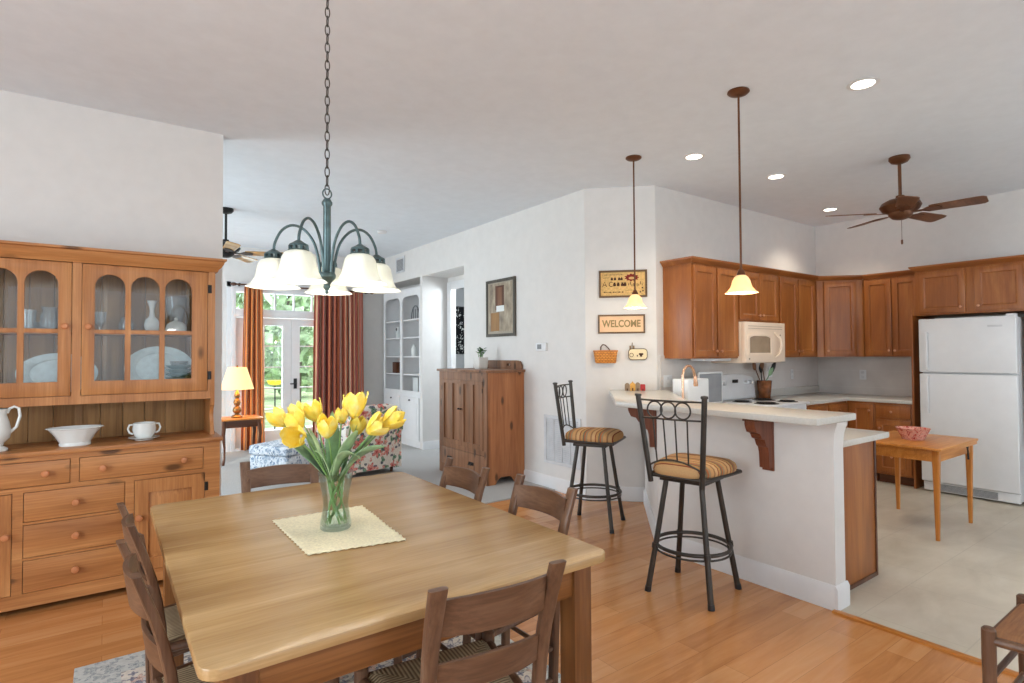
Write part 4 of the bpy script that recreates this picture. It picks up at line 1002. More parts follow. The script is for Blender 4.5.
# ------------------------------------------------------------------ living room: drapes, rod, lamp, tables, seats, fan
t = thing('curtain_rod', 'dark curtain rod with finials above the garden door', 'curtain rod', (2.5, 9.05, 2.46))
MB().cyl((1.56, 9.05, 2.475), (3.60, 9.05, 2.475), .013).build('rod', 'walnutX', t, True)
for x, s in ((1.56, -1), (3.60, 1)):
    MB().tube([(x, 9.05, 2.475), (x + s * .02, 9.05, 2.475), (x + s * .05, 9.05, 2.475), (x + s * .09, 9.05, 2.475)], [.013, .024, .03, .004], 12).build('finial', 'walnutX', t, True)
for x in (1.60, 3.56): MB().box(x - .01, x + .01, 9.04, 9.149, 2.455, 2.495, .003).build('bracket', 'iron', t, True)
def drape(name, label, x0, x1, folds, mat, flare):
    def P(u, v):
        z = .03 + 2.425 * v
        s = u * 2 - 1
        w_ = 1 + flare * (1 - v)
        xm = (x0 + x1) / 2
        x = xm + s * (x1 - x0) / 2 * w_
        amp = .030 + .012 * math.sin(3 * u + 1)
        y = 9.035 + amp * math.sin(u * folds * 2 * PI + .6 * math.sin(v * 2.2)) + .006 * math.sin(u * 61)
        if v > .985: y = 9.035 + amp * .55 * math.sin(u * folds * 2 * PI)
        return V((x, y - .012, z))
    o = MB().grid(P, folds * 14, 16).build(name, mat, None, sharp=80)
    md = o.modifiers.new('thick', 'SOLIDIFY'); md.thickness = .004
    return tag(o, label, 'curtain')
drape('curtain', 'orange-lit rust striped drape behind the table lamp', 1.66, 1.91, 4, 'curtain_lit', .32)
drape('curtain', 'wide maroon and tan striped drape behind the tulips', 2.68, 3.47, 9, 'curtain', .07)
# lamp table with cabriole legs
t = thing('side_table', 'small brown side table with curved legs holding the lamp', 'side table', (1.46, 8.22, .012))
def lamp_table(t):
    MB().box(-.26, .26, -.22, .22, .565, .588, .008).build('tabletop', 'oakX', t)
    MB().box(-.22, .22, -.18, .18, .47, .565, .004).build('apron', 'walnutX', t)
    for sx in (-1, 1):
        for sy in (-1, 1):
            MB().tube([(sx * .205, sy * .165, .565), (sx * .215, sy * .175, .48), (sx * .222, sy * .182, .38), (sx * .205, sy * .168, .22), (sx * .205, sy * .168, .08), (sx * .222, sy * .182, .02), (sx * .222, sy * .182, 0)], [.022, .026, .022, .014, .011, .02, .016], 10).build('leg', 'walnutZ', t)
lamp_table(t)
t = thing('table_lamp', 'lit table lamp with cream shade and ball-turned base on side table', 'lamp', (1.43, 8.22, .6005))
MB().lathe([(0, 0), (.07, 0), (.075, .012), (.06, .03), (.03, .04), (.025, .05), (.05, .075), (.055, .10), (.045, .13), (.022, .15), (.04, .175), (.045, .20), (.036, .23), (.02, .25), (.034, .275), (.036, .30), (.026, .33), (.012, .35), (.012, .46), (0, .46)], n=24).build('base', 'brass', t)
def open_shell(prof_o, th):
    return prof_o + [(r - th, z) for r, z in prof_o[::-1]]
mb = MB(); pr = open_shell([(.205, .375), (.115, .665)], .004)
mb.ring_loft([[V((r * math.cos(a), r * math.sin(a), z)) for a in [2 * PI * k / 32 for k in range(32)]] for r, z in pr], cap=False, closed=True)
mb.build('lamp_shade', 'lampshade', t)
MB().cyl((0, 0, .46), (0, 0, .66), .004).lathe([(0, .66), (.012, .665), (.008, .69), (0, .695)]).build('finial', 'brass', t)
MB().sphere((0, 0, .5), .03).build('bulb', 'bulb', t)
light('lamp_light', 'POINT', (0, 0, .43), 9, (1, .72, .42), .04, parent=t)
# floral armchair seen from behind and blue ottoman
def armchair(label, loc, rz):
    t = thing('armchair', label, 'armchair', loc, rz); t.scale = (.86, .9, .98)
    # local: faces +y
    MB().box(-.40, .40, -.30, .40, .06, .34, .05, 3).build('base', 'floral', t)
    MB().box(-.29, .29, -.22, .42, .34, .47, .05, 3).build('seat_cushion', 'floral', t)
    def bk(u, v):
        return V((0, 0, 0))
    rings = []
    for i in range(15):
        s = i / 14 * 2 - 1
        x = s * .40; topz = .86 - .10 * abs(s) ** 2.5; yb = -.36 + .05 * s * s
        rings.append([V((x, yb - .04, .08)), V((x, yb - .08, .5)), V((x, yb - .13, topz - .05)), V((x, yb - .10, topz)), V((x, yb + .0, topz - .01)), V((x, yb + .07, topz - .12)), V((x, yb + .10, .4)), V((x, yb + .08, .08))])
    MB().ring_loft(rings).build('backrest', 'floral', t, sharp=70)
    for s in (-1, 1):
        pr_ = [(0, .06), (.13, .06), (.13, .48), (.16, .52), (.165, .57), (.13, .62), (.07, .63), (.01, .60), (-.01, .55), (0, .5)]
        MB().ring_loft([[V((s * (.31 + u * .9), y, z)) for u, z in pr_] for y in (-.36, -.1, .2, .38)]).build('arm', 'floral', t, sharp=60)
    for sx in (-.33, .33):
        for sy in (-.26, .34): MB().cyl((sx, sy, 0), (sx, sy, .07), .02, .026).build('foot', 'walnutZ', t)
    return t
armchair('floral chintz armchair behind the tulips, red and green on cream', (2.50, 6.58, .012), math.radians(12))
t = thing('ottoman', 'blue and white patterned ottoman beyond the far dining chair', 'ottoman', (1.74, 6.87, .012), math.radians(34)); t.scale = (.80, .80, .95)
MB().box(-.40, .40, -.34, .34, .09, .30, .05, 3).build('base', 'toile', t)
MB().box(-.41, .41, -.35, .35, .30, .42, .055, 3).build('cushion', 'toile', t)
for sx in (-.34, .34):
    for sy in (-.28, .28): MB().cyl((sx, sy, 0), (sx, sy, .10), .02, .026).build('foot', 'walnutZ', t)
# fans
def ceiling_fan(name, label, loc, drop, metal, blade_mat, R, a0, chain):
    t = thing(name, label, 'ceiling fan', loc)
    MB().lathe([(0, 0), (.075, 0), (.078, -.02), (.06, -.045), (.02, -.06), (0, -.06)]).build('canopy', metal, t)
    MB().cyl((0, 0, -.05), (0, 0, -drop + .09), .013).build('downrod', metal, t)
    z = -drop
    MB().lathe([(0, .12), (.03, .115), (.035, .09), (.09, .08), (.135, .055), (.15, .025), (.13, -.01), (.09, -.03), (.085, -.05), (.06, -.075), (.03, -.085), (0, -.086)], (0, 0, z)).build('motor', metal, t)
    for k in range(5):
        a = a0 + 2 * PI * k / 5
        m = Matrix.Translation((0, 0, z - .03)) @ Matrix.Rotation(a, 4, 'Z') @ Matrix.Rotation(math.radians(-12), 4, 'X')
        out = [(.20, -.052), (.22, -.058), (R - .06, -.070), (R - .02, -.066), (R, -.045), (R, .045), (R - .02, .066), (R - .06, .070), (.22, .058), (.20, .052)]
        bl = curve_plate(out, [], .007, m, .001).build('blade', blade_mat, t)
        curve_plate([(.08, -.018), (.15, -.012), (.19, -.045), (.26, -.04), (.28, 0), (.26, .04), (.19, .045), (.15, .012), (.08, .018)], [], .006, m @ Matrix.Translation((0, 0, -.007))).build('blade_bracket', metal, bl)
    if chain: MB().tube([(.02, 0, z - .08), (.02, 0, z - .25)], .002, 6).tube([(.02, 0, z - .25), (.02, 0, z - .255), (.02, 0, z - .285), (.02, 0, z - .29)], [.003, .008, .008, .003], 8).build('pull_chain', metal, t)
    return t
ceiling_fan('ceiling_fan', 'bronze five-blade ceiling fan over the kitchen', (5.36, 1.866, CH), .44, 'bronze', M['bladewood'], .56, math.radians(61), True)
ceiling_fan('ceiling_fan', 'dark living room ceiling fan with pale blades behind the dining wall', (1.07, 6.86, CH), .46, 'iron', M['tableX'], .62, math.radians(-20), False)

# ------------------------------------------------------------------ chandelier
CX, CY = .685, 2.15
t = thing('chandelier', 'grey-green five-arm chandelier with white bell shades over dining table', 'chandelier', (CX, CY, CH))
def W(z): return z - CH
MB().lathe([(0, 0), (.065, 0), (.065, -.01), (.04, -.03), (.012, -.045), (0, -.045)]).build('canopy', 'verdigris', t)
mb = MB(); z = CH - .045; k = 0
while z > 2.062:
    pts = []
    for i in range(14):
        a = 2 * PI * i / 14
        x = .0085 * math.cos(a); zz_ = .021 * math.sin(a)
        pts.append(V((x, 0, zz_)) if k % 2 else V((0, x, zz_)))
    mb.tube([p + V((0, 0, W(z - .018))) for p in pts], .0021, 6, closed=True)
    z -= .0345; k += 1
mb.build('chain', 'pewter', t)
mb = MB().tube([(.017 * math.cos(2 * PI * i / 16), 0, W(2.040) + .019 * math.sin(2 * PI * i / 16)) for i in range(16)], .0028, 6, closed=True)
mb.build('loop', 'verdigris', t)
MB().lathe([(0, W(2.022)), (.012, W(2.020)), (.020, W(2.007)), (.020, W(1.999)), (.014, W(1.99)), (.0145, W(1.74)), (.03, W(1.735)), (.034, W(1.725)), (.032, W(1.715)), (.022, W(1.705)), (.012, W(1.69)), (.014, W(1.68)), (.006, W(1.668)), (.008, W(1.66)), (0, W(1.652))], n=20).build('stem', 'verdigris', t)
adir = math.atan2(-2.15, -.685)
sh = []
for k in range(5):
    a = adir + math.radians((-29, 36, 103, 178, -100)[k])
    c, s = math.cos(a), math.sin(a)
    prof = [(.024, 1.728), (.030, 1.78), (.048, 1.850), (.085, 1.900), (.128, 1.915), (.165, 1.895), (.189, 1.85), (.194, 1.815)]
    arm = MB().tube(smooth([(r * c, r * s, W(z)) for r, z in prof]), .0052, 10).build('arm', 'verdigris', t)
    ox, oy = .194 * c, .194 * s
    mb = MB().lathe([(0, W(1.823)), (.008, W(1.822)), (.02, W(1.814)), (.032, W(1.807)), (.034, W(1.800)), (0, W(1.800))], (ox, oy, 0), 18)
    for q in range(8): mb.box(ox + .030 * math.cos(q * PI / 4) - .004, ox + .030 * math.cos(q * PI / 4) + .004, oy + .030 * math.sin(q * PI / 4) - .004, oy + .030 * math.sin(q * PI / 4) + .004, W(1.789), W(1.802))
    mb.lathe([(.034, W(1.789)), (.036, W(1.787)), (.034, W(1.785)), (.02, W(1.785)), (.02, W(1.789))], (ox, oy, 0), 18)
    mb.build('shade_cap', 'verdigris', arm)
    po = [(.030, 1.786), (.046, 1.779), (.056, 1.762), (.061, 1.737), (.066, 1.714), (.078, 1.692), (.097, 1.678)]
    n = 36; rings = []
    for r, z in open_shell(po, .0035):
        rings.append([V((ox + r * math.cos(q) * (1 + (.03 * math.cos(6 * q) if z < 1.70 else 0)), oy + r * math.sin(q) * (1 + (.03 * math.cos(6 * q) if z < 1.70 else 0)), W(z))) for q in [2 * PI * i / n for i in range(n)]])
    shd = MB().ring_loft(rings, cap=False, closed=True).build('shade', 'shade', t, sharp=70)
    MB().tube([(ox, oy, W(1.786)), (ox, oy, W(1.75)), (ox, oy, W(1.725)), (ox, oy, W(1.70)), (ox, oy, W(1.692))], [.012, .014, .026, .022, .006], 12).build('bulb', 'bulb', shd)
    light('chandelier_light', 'POINT', (ox, oy, W(1.670)), 1.4, (1, .95, .86), .03, parent=t)

# ------------------------------------------------------------------ bar pendants and recessed lights
def pendant(label, x, y, zb):
    t = thing('pendant_light', label, 'pendant lamp', (x, y, CH), 0, 'pendant lamps over the bar')
    MB().lathe([(0, 0), (.064, 0), (.066, -.008), (.055, -.018), (.02, -.03), (0, -.03)]).build('canopy', 'bronze', t)
    MB().cyl((0, 0, -.02), (0, 0, zb - CH + .12), .0065).build('rod', 'bronze', t)
    MB().lathe([(0, zb - CH + .15), (.012, zb - CH + .148), (.024, zb - CH + .125), (.026, zb - CH + .108), (0, zb - CH + .108)]).build('cap', 'bronze', t)
    po = [(.024, .112), (.040, .098), (.052, .078), (.058, .055), (.064, .035), (.078, .014), (.094, .0)]
    rings = []
    for r, z in open_shell(po, .0035):
        f = .05 if z < .03 else 0
        rings.append([V((r * math.cos(q) * (1 + f * math.cos(6 * q)), r * math.sin(q) * (1 + f * math.cos(6 * q)), zb - CH + z)) for q in [2 * PI * i / 36 for i in range(36)]])
    MB().ring_loft(rings, cap=False, closed=True).build('shade', 'shade_amber', t, sharp=70)
    MB().tube([(0, 0, zb - CH + .11), (0, 0, zb - CH + .06), (0, 0, zb - CH + .03), (0, 0, zb - CH + .002), (0, 0, zb - CH - .006)], [.012, .016, .03, .026, .008], 12).build('bulb', 'bulb', t)
    light('pendant_bulb_light', 'POINT', (0, 0, zb - CH - .035), 5, (1, .80, .55), .03, parent=t)
pendant('amber bell pendant over the far bar end, before the linen sampler', 3.54, 3.15, 1.797)
pendant('amber bell pendant over the near bar top, before the wooden cabinets', 3.18, 1.97, 1.79)
for i, (x, y, lb) in enumerate(((3.70, 1.47, 'recessed ceiling light closest to the dining side of the kitchen'), (3.926, 2.84, 'recessed ceiling light between the two bar pendants'), (4.994, 2.729, 'recessed ceiling light above the microwave run of cabinets'), (6.652, 3.01, 'recessed ceiling light deepest in the kitchen corner'))):
    t = thing('recessed_light', lb, 'ceiling light', (x, y, CH), 0, 'recessed kitchen lights')
    mb = MB(); pr = [(.062, -.002), (.085, -.001), (.088, -.006), (.064, -.010)]
    mb.ring_loft([[V((r * math.cos(a), r * math.sin(a), z)) for a in [2 * PI * k / 28 for k in range(28)]] for r, z in pr], cap=False, closed=True).build('trim_ring', 'white', t)
    MB().lathe([(0, -.003), (.063, -.003), (.063, -.006), (0, -.007)]).build('lens', 'lens', t)
    light('downlight', 'SPOT', (0, 0, -.03), 24, (1, .90, .74), .06, parent=t, spot_size=math.radians(125), spot_blend=.6)

# ------------------------------------------------------------------ kitchen cabinets
KY, KX = 3.56, 7.45
def front(t, kind, x0, x1, z0, z1, knob_at, mat='cabZ'):
    """shaker door or drawer front in the local frame (front face at y = 0)"""
    if kind == 'door' or (z1 - z0) > .2:
        f = .055
        mb = curve_plate(rectp(x0, x1, z0, z1), [rectp(x0 + f, x1 - f, z0 + f, z1 - f)], .019, FR((0, 0, 0), (1, 0, 0), (0, 0, 1)), .0025)
        a, b_, c, d = x0 + f, x1 - f, z0 + f, z1 - f
        e = .008
        mb.ring_loft([[V((a - .002, -.017, c - .002)), V((b_ + .002, -.017, c - .002)), V((b_ + .002, -.017, d + .002)), V((a - .002, -.017, d + .002))],
                      [V((a + e, -.006, c + e)), V((b_ - e, -.006, c + e)), V((b_ - e, -.006, d - e)), V((a + e, -.006, d - e))]], cap=False)
        mb.box(a - .004, b_ + .004, -.007, -.001, c - .004, d + .004)
    else:
        mb = MB().box(x0, x1, -.019, 0, z0, z1, .004)
        mb.box(x0 + .03, x1 - .03, -.022, -.018, z0 + .03, z1 - .03, .002)
    o = mb.build(kind, mat, t)
    if knob_at:
        p = V((knob_at[0], -.020, knob_at[1])); d_ = V((0, -1, 0))
        MB().tube([p, p + d_ * .012, p + d_ * .016, p + d_ * .024, p + d_ * .028], [.006, .005, .012, .014, .006], 12).build('knob', 'nickel', o)
def upper(label, loc, rz, wd, z0, z1, dp, doors, crown=True, ends=(0, 0)):
    t = thing('upper_cabinet', label, 'cabinet', loc, rz, 'wall cabinets in the kitchen')
    MB().box(0, wd, .0005, dp, z0, z1, .002).build('carcass', 'cabZ', t)
    for x0, x1, kx in doors: front(t, 'door', x0, x1, z0 + .018, z1 - .022, (kx, z0 + .07))
    if crown:
        mb = MB(); pr = [(.002, z1 - .002), (.012, z1 + .006), (.022, z1 + .022), (.04, z1 + .034), (.044, z1 + .05), (.0, z1 + .05)]
        def R(o_, z): return [V((-o_ * ends[0], dp, z)), V((-o_ * ends[0], -o_ - .001, z)), V((wd + o_ * ends[1], -o_ - .001, z)), V((wd + o_ * ends[1], dp, z))]
        mb.ring_loft([R(o_, z) for o_, z in pr[:-1]]).build('crown', 'cabX', t)
    return t
FY = 3.23
UD = KY - FY - .002
upper('wall cabinet with two tall doors nearest the sign wall', (4.40, FY, 0), 0, .738, 1.37, 2.265, UD, ((.02, .365, .335), (.385, .725, .415)), ends=(1, 0))
upper('short two-door wall cabinet directly above the microwave', (5.142, FY, 0), 0, .764, 1.740, 2.265, UD, ((.015, .377, .35), (.387, .749, .414)))
upper('wall cabinet with two tall doors between microwave and kitchen corner', (5.91, FY, 0), 0, .83, 1.37, 2.265, UD, ((.02, .39, .36), (.41, .78, .44)))
# diagonal corner unit
t = thing('corner_cabinet', 'diagonal single-door corner wall cabinet in the kitchen', 'cabinet', (6.765, FY, 0), -PI / 4, 'wall cabinets in the kitchen')
Lc = .35 * math.sqrt(2)
cb = Matrix.Rotation(PI / 4, 4, 'Z')
poly = [(0, 0), (.675, 0), (.675, -.35), (.355, -.35)]
poly = [(.0, .0), (.0, .326), (.683, .326), (.683, -.358), (.358, -.358)]
mb = curve_plate([tuple((cb @ V((x, y, 0)))[:2]) for x, y in poly], [], .895, Matrix.Translation((0, 0, 1.37)))
mb.build('carcass', 'cabZ', t)
front(t, 'door', .075, Lc - .075, 1.388, 2.243, (.105, 1.44))
mb = MB()
MBc = [(.002, 2.263), (.012, 2.271), (.022, 2.287), (.04, 2.299), (.044, 2.315)]
mb.ring_loft([[V((.02, .3, z)), V((0 - o_ * .4, -o_, z)), V((Lc + o_ * .4, -o_, z)), V((Lc - .02, .3, z))] for o_, z in MBc]).build('crown', 'cabX', t)
upper('two-door wall cabinet between the corner cabinet and refrigerator', (7.12, 2.868, 0), -PI / 2, .554, 1.37, 2.265, KX - 7.12 - .002, ((.012, .284, .26), (.294, .545, .32)))
t = upper('wide two-door cabinet above the refrigerator', (6.90, 2.285, 0), -PI / 2, .905, 1.80, 2.265, KX - 6.90 - .002, ((.03, .43, .395), (.50, .87, .535)), ends=(1, 0))
MB().box(-.020, -.001, -.08, KX - 6.90 - .002, .003, 1.80, .002).build('side_panel', 'cabZ', t)
MB().box(.9055, .925, .0, KX - 6.90 - .002, .003, 2.26, .002).build('side_panel', 'cabZ', t)
# base cabinets along the right wall and beyond the range
def base(label, loc, rz, wd, dp, fronts):
    t = thing('base_cabinet', label, 'cabinet', loc, rz, 'base cabinets in the kitchen')
    MB().box(0, wd, .0005, dp, .10, .872, .002).build('carcass', 'cabZ', t)
    MB().box(0.005, wd - .005, .06, dp, .003, .10).build('toe_kick', 'walnutX', t)
    for kind, x0, x1, z0, z1, k in fronts: front(t, kind, x0, x1, z0, z1, k)
    return t
base('base cabinet with a stack of drawers beside the refrigerator panel', (6.85, 2.665, 0), -PI / 2, .352, .595, (('drawer', .012, .340, .715, .85, (.164, .78)), ('drawer', .012, .340, .42, .69, (.05, .60)), ('drawer', .012, .340, .125, .395, (.164, .30))))
base('base cabinet with one door between corner and drawer stack', (6.85, 2.9545, 0), -PI / 2, .2875, .595, (('door', .042, .276, .125, .85, (.24, .78)),))
base('base cabinet with dark door just beyond the white range', (5.90, 2.955, 0), 0, .945, .60, (('door', .015, .46, .125, .69, (.42, .62)), ('drawer', .015, .46, .715, .85, (.23, .78)), ('door', .48, .93, .125, .69, (.52, .62)), ('drawer', .48, .93, .715, .85, (.70, .78))))
base('base cabinet run under the sink, behind the angled bar wall', (4.40, 2.955, 0), 0, .70, .60, (('door', .015, .35, .125, .85, (.32, .78)), ('door', .36, .69, .125, .85, (.40, .78))))
t = thing('peninsula_cabinet', 'brown wood end panel and cabinet behind the white bar wall', 'cabinet', (3.71, 2.0, 0))
MB().box(3.39, 3.97, 1.581, 2.64, .10, .872, .002).build('carcass', 'cabZ', t, True)
MB().box(3.40, 3.985, 1.562, 1.580, .003, .872, .002).build('end_panel', 'cabZ', t, True)
MB().box(3.975, 4.000, 1.556, 1.61, .003, .872, .003).box(3.388, 3.985, 1.556, 1.5625, .003, .03, .002).build('edge_trim', 'walnutZ', t, True)
MB().box(3.40, 3.92, 1.59, 2.64, .003, .10).build('toe_kick', 'walnutX', t, True)
# worktops
tag(poly_slab('countertop', [(5.892, 2.925), (6.82, 2.925), (6.82, 2.305), (7.435, 2.305), (7.435, 3.545), (5.892, 3.545)], .874, .912, 'counter', .006), 'pale L-shaped worktop running round the kitchen corner to the refrigerator', 'countertop')
tag(poly_slab('countertop', [(3.39, 1.503), (4.062, 1.503), (4.062, 2.925), (5.108, 2.925), (5.108, 3.545), (4.33, 3.545), (3.39, 2.645)], .874, .912, 'counter', .006), 'pale lower worktop on the kitchen side of the bar, holding the faucet', 'countertop')
tag(poly_slab('bar_counter', [(3.035, 1.46), (3.495, 1.46), (3.495, 2.603), (4.362, 3.47), (3.97, 3.87), (3.035, 2.90)], 1.032, 1.072, 'counter', .008), 'raised pale bar top on the white half wall beside the stools', 'bar top')
mb = MB().box(5.892, 7.425, 3.53, 3.545, .9125, 1.0, .003); tag(mb.build('upstand', 'counter'), 'pale upstand strip along the worktop beyond the range', 'upstand')
# corbels
def corbel(label, loc, rz):
    """local: wall at y = 0, sticks out towards -y"""
    t = thing('corbel', label, 'corbel', loc, rz, 'brown brackets under the bar top')
    pr = [(0, 0), (0, -.29), (-.05, -.29), (-.055, -.20), (-.065, -.165), (-.085, -.15), (-.10, -.115), (-.13, -.105), (-.15, -.075), (-.185, -.065), (-.20, -.035), (-.205, -.02), (-.205, 0)]
    MB().ring_loft([[V((x, y, z)) for y, z in pr] for x in (-.032, .032)]).build('bracket', 'corbelZ', t, sharp=30)
    MB().box(-.04, .04, -.215, -.001, 0, .012, .002).build('cap_plate', 'walnutX', t)
    MB().box(-.036, .036, -.014, -.001, -.31, 0, .002).build('back_plate', 'corbelZ', t)
corbel('carved brown corbel under the bar top nearest its free end', (3.27, 1.86, 1.019), -PI / 2)
corbel('carved brown corbel under the angled bar top behind the bar stool back', (3.325, 2.765, 1.019), -PI * 3 / 4)

# ------------------------------------------------------------------ appliances and worktop things
t = thing('refrigerator', 'white top-freezer refrigerator beside the kitchen cabinets', 'refrigerator', (7.08, 1.83, 0))
MB().box(6.84, 7.40, 1.455, 2.215, .03, 1.745, .01).build('body', 'appliance', t, True)
for z0, z1, h0, h1 in ((1.215, 1.755, 1.235, 1.62), (.115, 1.203, .80, 1.185)):
    d = MB().box(6.765, 6.838, 1.452, 2.218, z0, z1, .014, 3).build('door', 'appliance', t, True)
    MB().box(6.735, 6.752, 2.135, 2.165, h0, h1, .007).box(6.74, 6.766, 2.135, 2.165, h0, h0 + .04, .006).box(6.74, 6.766, 2.135, 2.165, h1 - .04, h1, .006).build('handle', 'appliance', d, True)
    if z0 > 1: MB().box(6.762, 6.766, 1.55, 1.66, 1.655, 1.672, .001).build('badge', 'vent', d, True)
mb = MB().box(6.80, 6.84, 1.46, 2.21, .02, .108, .004); g = mb.build('base_grille', 'appliance', t, True)
mb = MB()
for k in range(6): mb.box(6.796, 6.801, 1.62, 2.08, .032 + k * .011, .038 + k * .011)
mb.build('grille_slots', 'appliance_grey', g, True)
MB().box(6.79, 6.86, 1.46, 1.53, 1.755, 1.775, .005).build('hinge_cover', 'appliance', t, True)
mb = MB()
for y in (1.5, 2.17): mb.cyl((6.9, y, 0.003), (6.9, y, .03), .02).cyl((7.35, y, 0.003), (7.35, y, .03), .02)
mb.build('foot', 'black', t, True)
# range
t = thing('range', 'white electric range with curved backguard below the microwave', 'stove', (5.5, 3.2, 0))
MB().box(5.115, 5.885, 2.93, 3.54, .06, .895, .006).build('body', 'appliance', t, True)
MB().box(5.112, 5.888, 2.895, 3.46, .895, .918, .008).build('cooktop', 'appliance', t, True)
MB().box(5.135, 5.865, 2.905, 2.93, .26, .80, .008).tube([(5.2, 2.905, .76), (5.2, 2.875, .76), (5.8, 2.875, .76), (5.8, 2.905, .76)], .011).build('oven_door', 'appliance', t, True)
MB().box(5.135, 5.865, 2.91, 2.93, .07, .245, .006).build('drawer', 'appliance', t, True)
bgp = [(-.385, .0), (.385, .0), (.385, .20), (.36, .235), (.2, .265), (0, .275), (-.2, .265), (-.36, .235), (-.385, .20)]
g = curve_plate(bgp, [], .06, FR((5.5, 3.545, .915), (1, 0, 0), (0, .12, 1)), .008).build('backguard', 'appliance', t, True)
mb = MB()
for x in (5.2, 5.29, 5.71, 5.80): mb.tube([(x, 3.505, 1.10), (x, 3.47, 1.10), (x, 3.462, 1.10)], [.024, .022, .012], 14)
mb.build('knobs', 'vent', g, True)
MB().box(5.455, 5.545, 3.487, 3.50, 1.10, 1.135, .003).build('clock_display', 'black', g, True)
for x, y, r in ((5.30, 3.03, .095), (5.70, 3.03, .075), (5.30, 3.29, .075), (5.70, 3.29, .095)):
    mb = MB().lathe([(0, 0), (r + .02, 0), (r + .022, .004), (r, .003), (0, .002)], (x, y, .918), 24)
    b_ = mb.build('drip_pan', 'pewter', t, True)
    mb = MB(); pts = []
    for i in range(70):
        a = i / 70 * 2 * PI * 3.6; rr = .018 + (r - .018) * i / 70
        pts.append((x + rr * math.cos(a), y + rr * math.sin(a), .928))
    mb.tube(pts, .0055, 6).build('coil', 'iron', b_, True)
# microwave
t = thing('microwave', 'almond over-range microwave hung under the short cabinet', 'microwave', (5.5, 3.35, 1.316))
MW0 = Matrix.Translation((0, 0, -.034))
MB().box(5.146, 5.902, 3.20, 3.548, 1.352, 1.768, .006).xform(MW0).build('body', 'almond', t, True)
d = curve_plate(rectp(5.146, 5.902, 1.36, 1.768), [], .045, FR((0, 3.199, 0), (1, 0, 0), (0, 0, 1)), .008).xform(MW0).build('front_panel', 'almond', t, True)
hw = [(5.215, 1.455), (5.60, 1.455), (5.60, 1.60)] + [(5.4075 + .1925 * math.cos(a), 1.60 + .03 * math.sin(a)) for a in [PI * i / 10 for i in range(1, 10)]] + [(5.215, 1.60)]
ow = [(5.18, 1.42), (5.635, 1.42), (5.635, 1.625)] + [(5.4075 + .2275 * math.cos(a), 1.625 + .035 * math.sin(a)) for a in [PI * i / 10 for i in range(1, 10)]] + [(5.18, 1.625)]
curve_plate(ow, [hw], .010, FR((0, 3.1535, 0), (1, 0, 0), (0, 0, 1)), .003).xform(MW0).build('window_frame', 'almond', d, True)
MB().box(5.20, 5.62, 3.149, 3.1535, 1.44, 1.625).xform(MW0).build('window_pane', 'almond_window', d, True)
MB().tube([(5.69, 3.15, 1.41), (5.72, 3.118, 1.44), (5.745, 3.108, 1.53), (5.735, 3.112, 1.60), (5.69, 3.15, 1.67)], .011, 10).xform(MW0).build('handle', 'almond', d, True)
mb = MB().box(5.20, 5.84, 3.150, 3.154, 1.70, 1.703).box(5.20, 5.84, 3.150, 3.154, 1.725, 1.728).cyl((5.215, 3.155, 1.395), (5.215, 3.150, 1.395), .009).cyl((5.80, 3.155, 1.64), (5.80, 3.150, 1.64), .008)
mb.xform(MW0).build('vent_lines', 'almond_window', d, True)
# sockets and under-cabinet lamp
def plate(label, m, w_=.075, h=.118, two=True):
    t = thing('wall_outlet', label, 'outlet', tuple(m.translation), 0, 'outlet plates on the backsplash')
    curve_plate(rrect(-w_ / 2, w_ / 2, -h / 2, h / 2, .006), [], .006, m, .0015).build('cover_plate', 'appliance', t, True)
    for z in (-.028, .028): MB().box(-.017, .017, z - .014, z + .014, .006, .008, .003).xform(m).build('socket', 'vent', t, True)
WYF = lambda x, z: FR((x, 3.5475, z), (1, 0, 0), (0, 0, 1))
plate('white outlet plate on the backsplash above the utensil crock', WYF(6.29, 1.20)); plate('white outlet plate on the backsplash near the corner, right of the crock', WYF(6.78, 1.16), .06)
plate('double white outlet plate on the backsplash beside the copper faucet', WYF(4.44, 1.15), .125)
plate('white outlet plate on the right backsplash, below the corner cabinet', FR((7.4375, 3.02, 1.15), (0, -1, 0), (0, 0, 1)))
tag(MB().box(4.66, 5.10, 3.28, 3.44, 1.344, 1.369, .006).build('under_cabinet_light', 'appliance'), 'slim white lamp fixed under the wall cabinet left of the microwave', 'lamp')
# faucet
t = thing('faucet', 'copper gooseneck kitchen faucet rising behind the bar top', 'faucet', (3.77, 2.86, .913), math.radians(4))
MB().lathe([(0, 0), (.028, 0), (.028, .012), (.018, .02), (.016, .08), (0, .08)]).build('base', 'copper', t)
pts = [(0, 0, .07), (0, 0, .30)] + [(.085 - .085 * math.cos(a), 0, .32 + .085 * math.sin(a)) for a in [PI * i / 12 for i in range(0, 11)]]
pts.append((.178, 0, .315))
MB().tube(pts, .0105, 12).build('spout', 'copper', t)
MB().tube([(.178, 0, .318), (.186, 0, .25), (.187, 0, .235)], [.014, .019, .016], 14).build('spray_head', 'copper', t)
MB().tube([(0, -.01, .06), (0, -.045, .065), (0, -.085, .10)], [.008, .007, .005], 10).build('lever', 'copper', t)
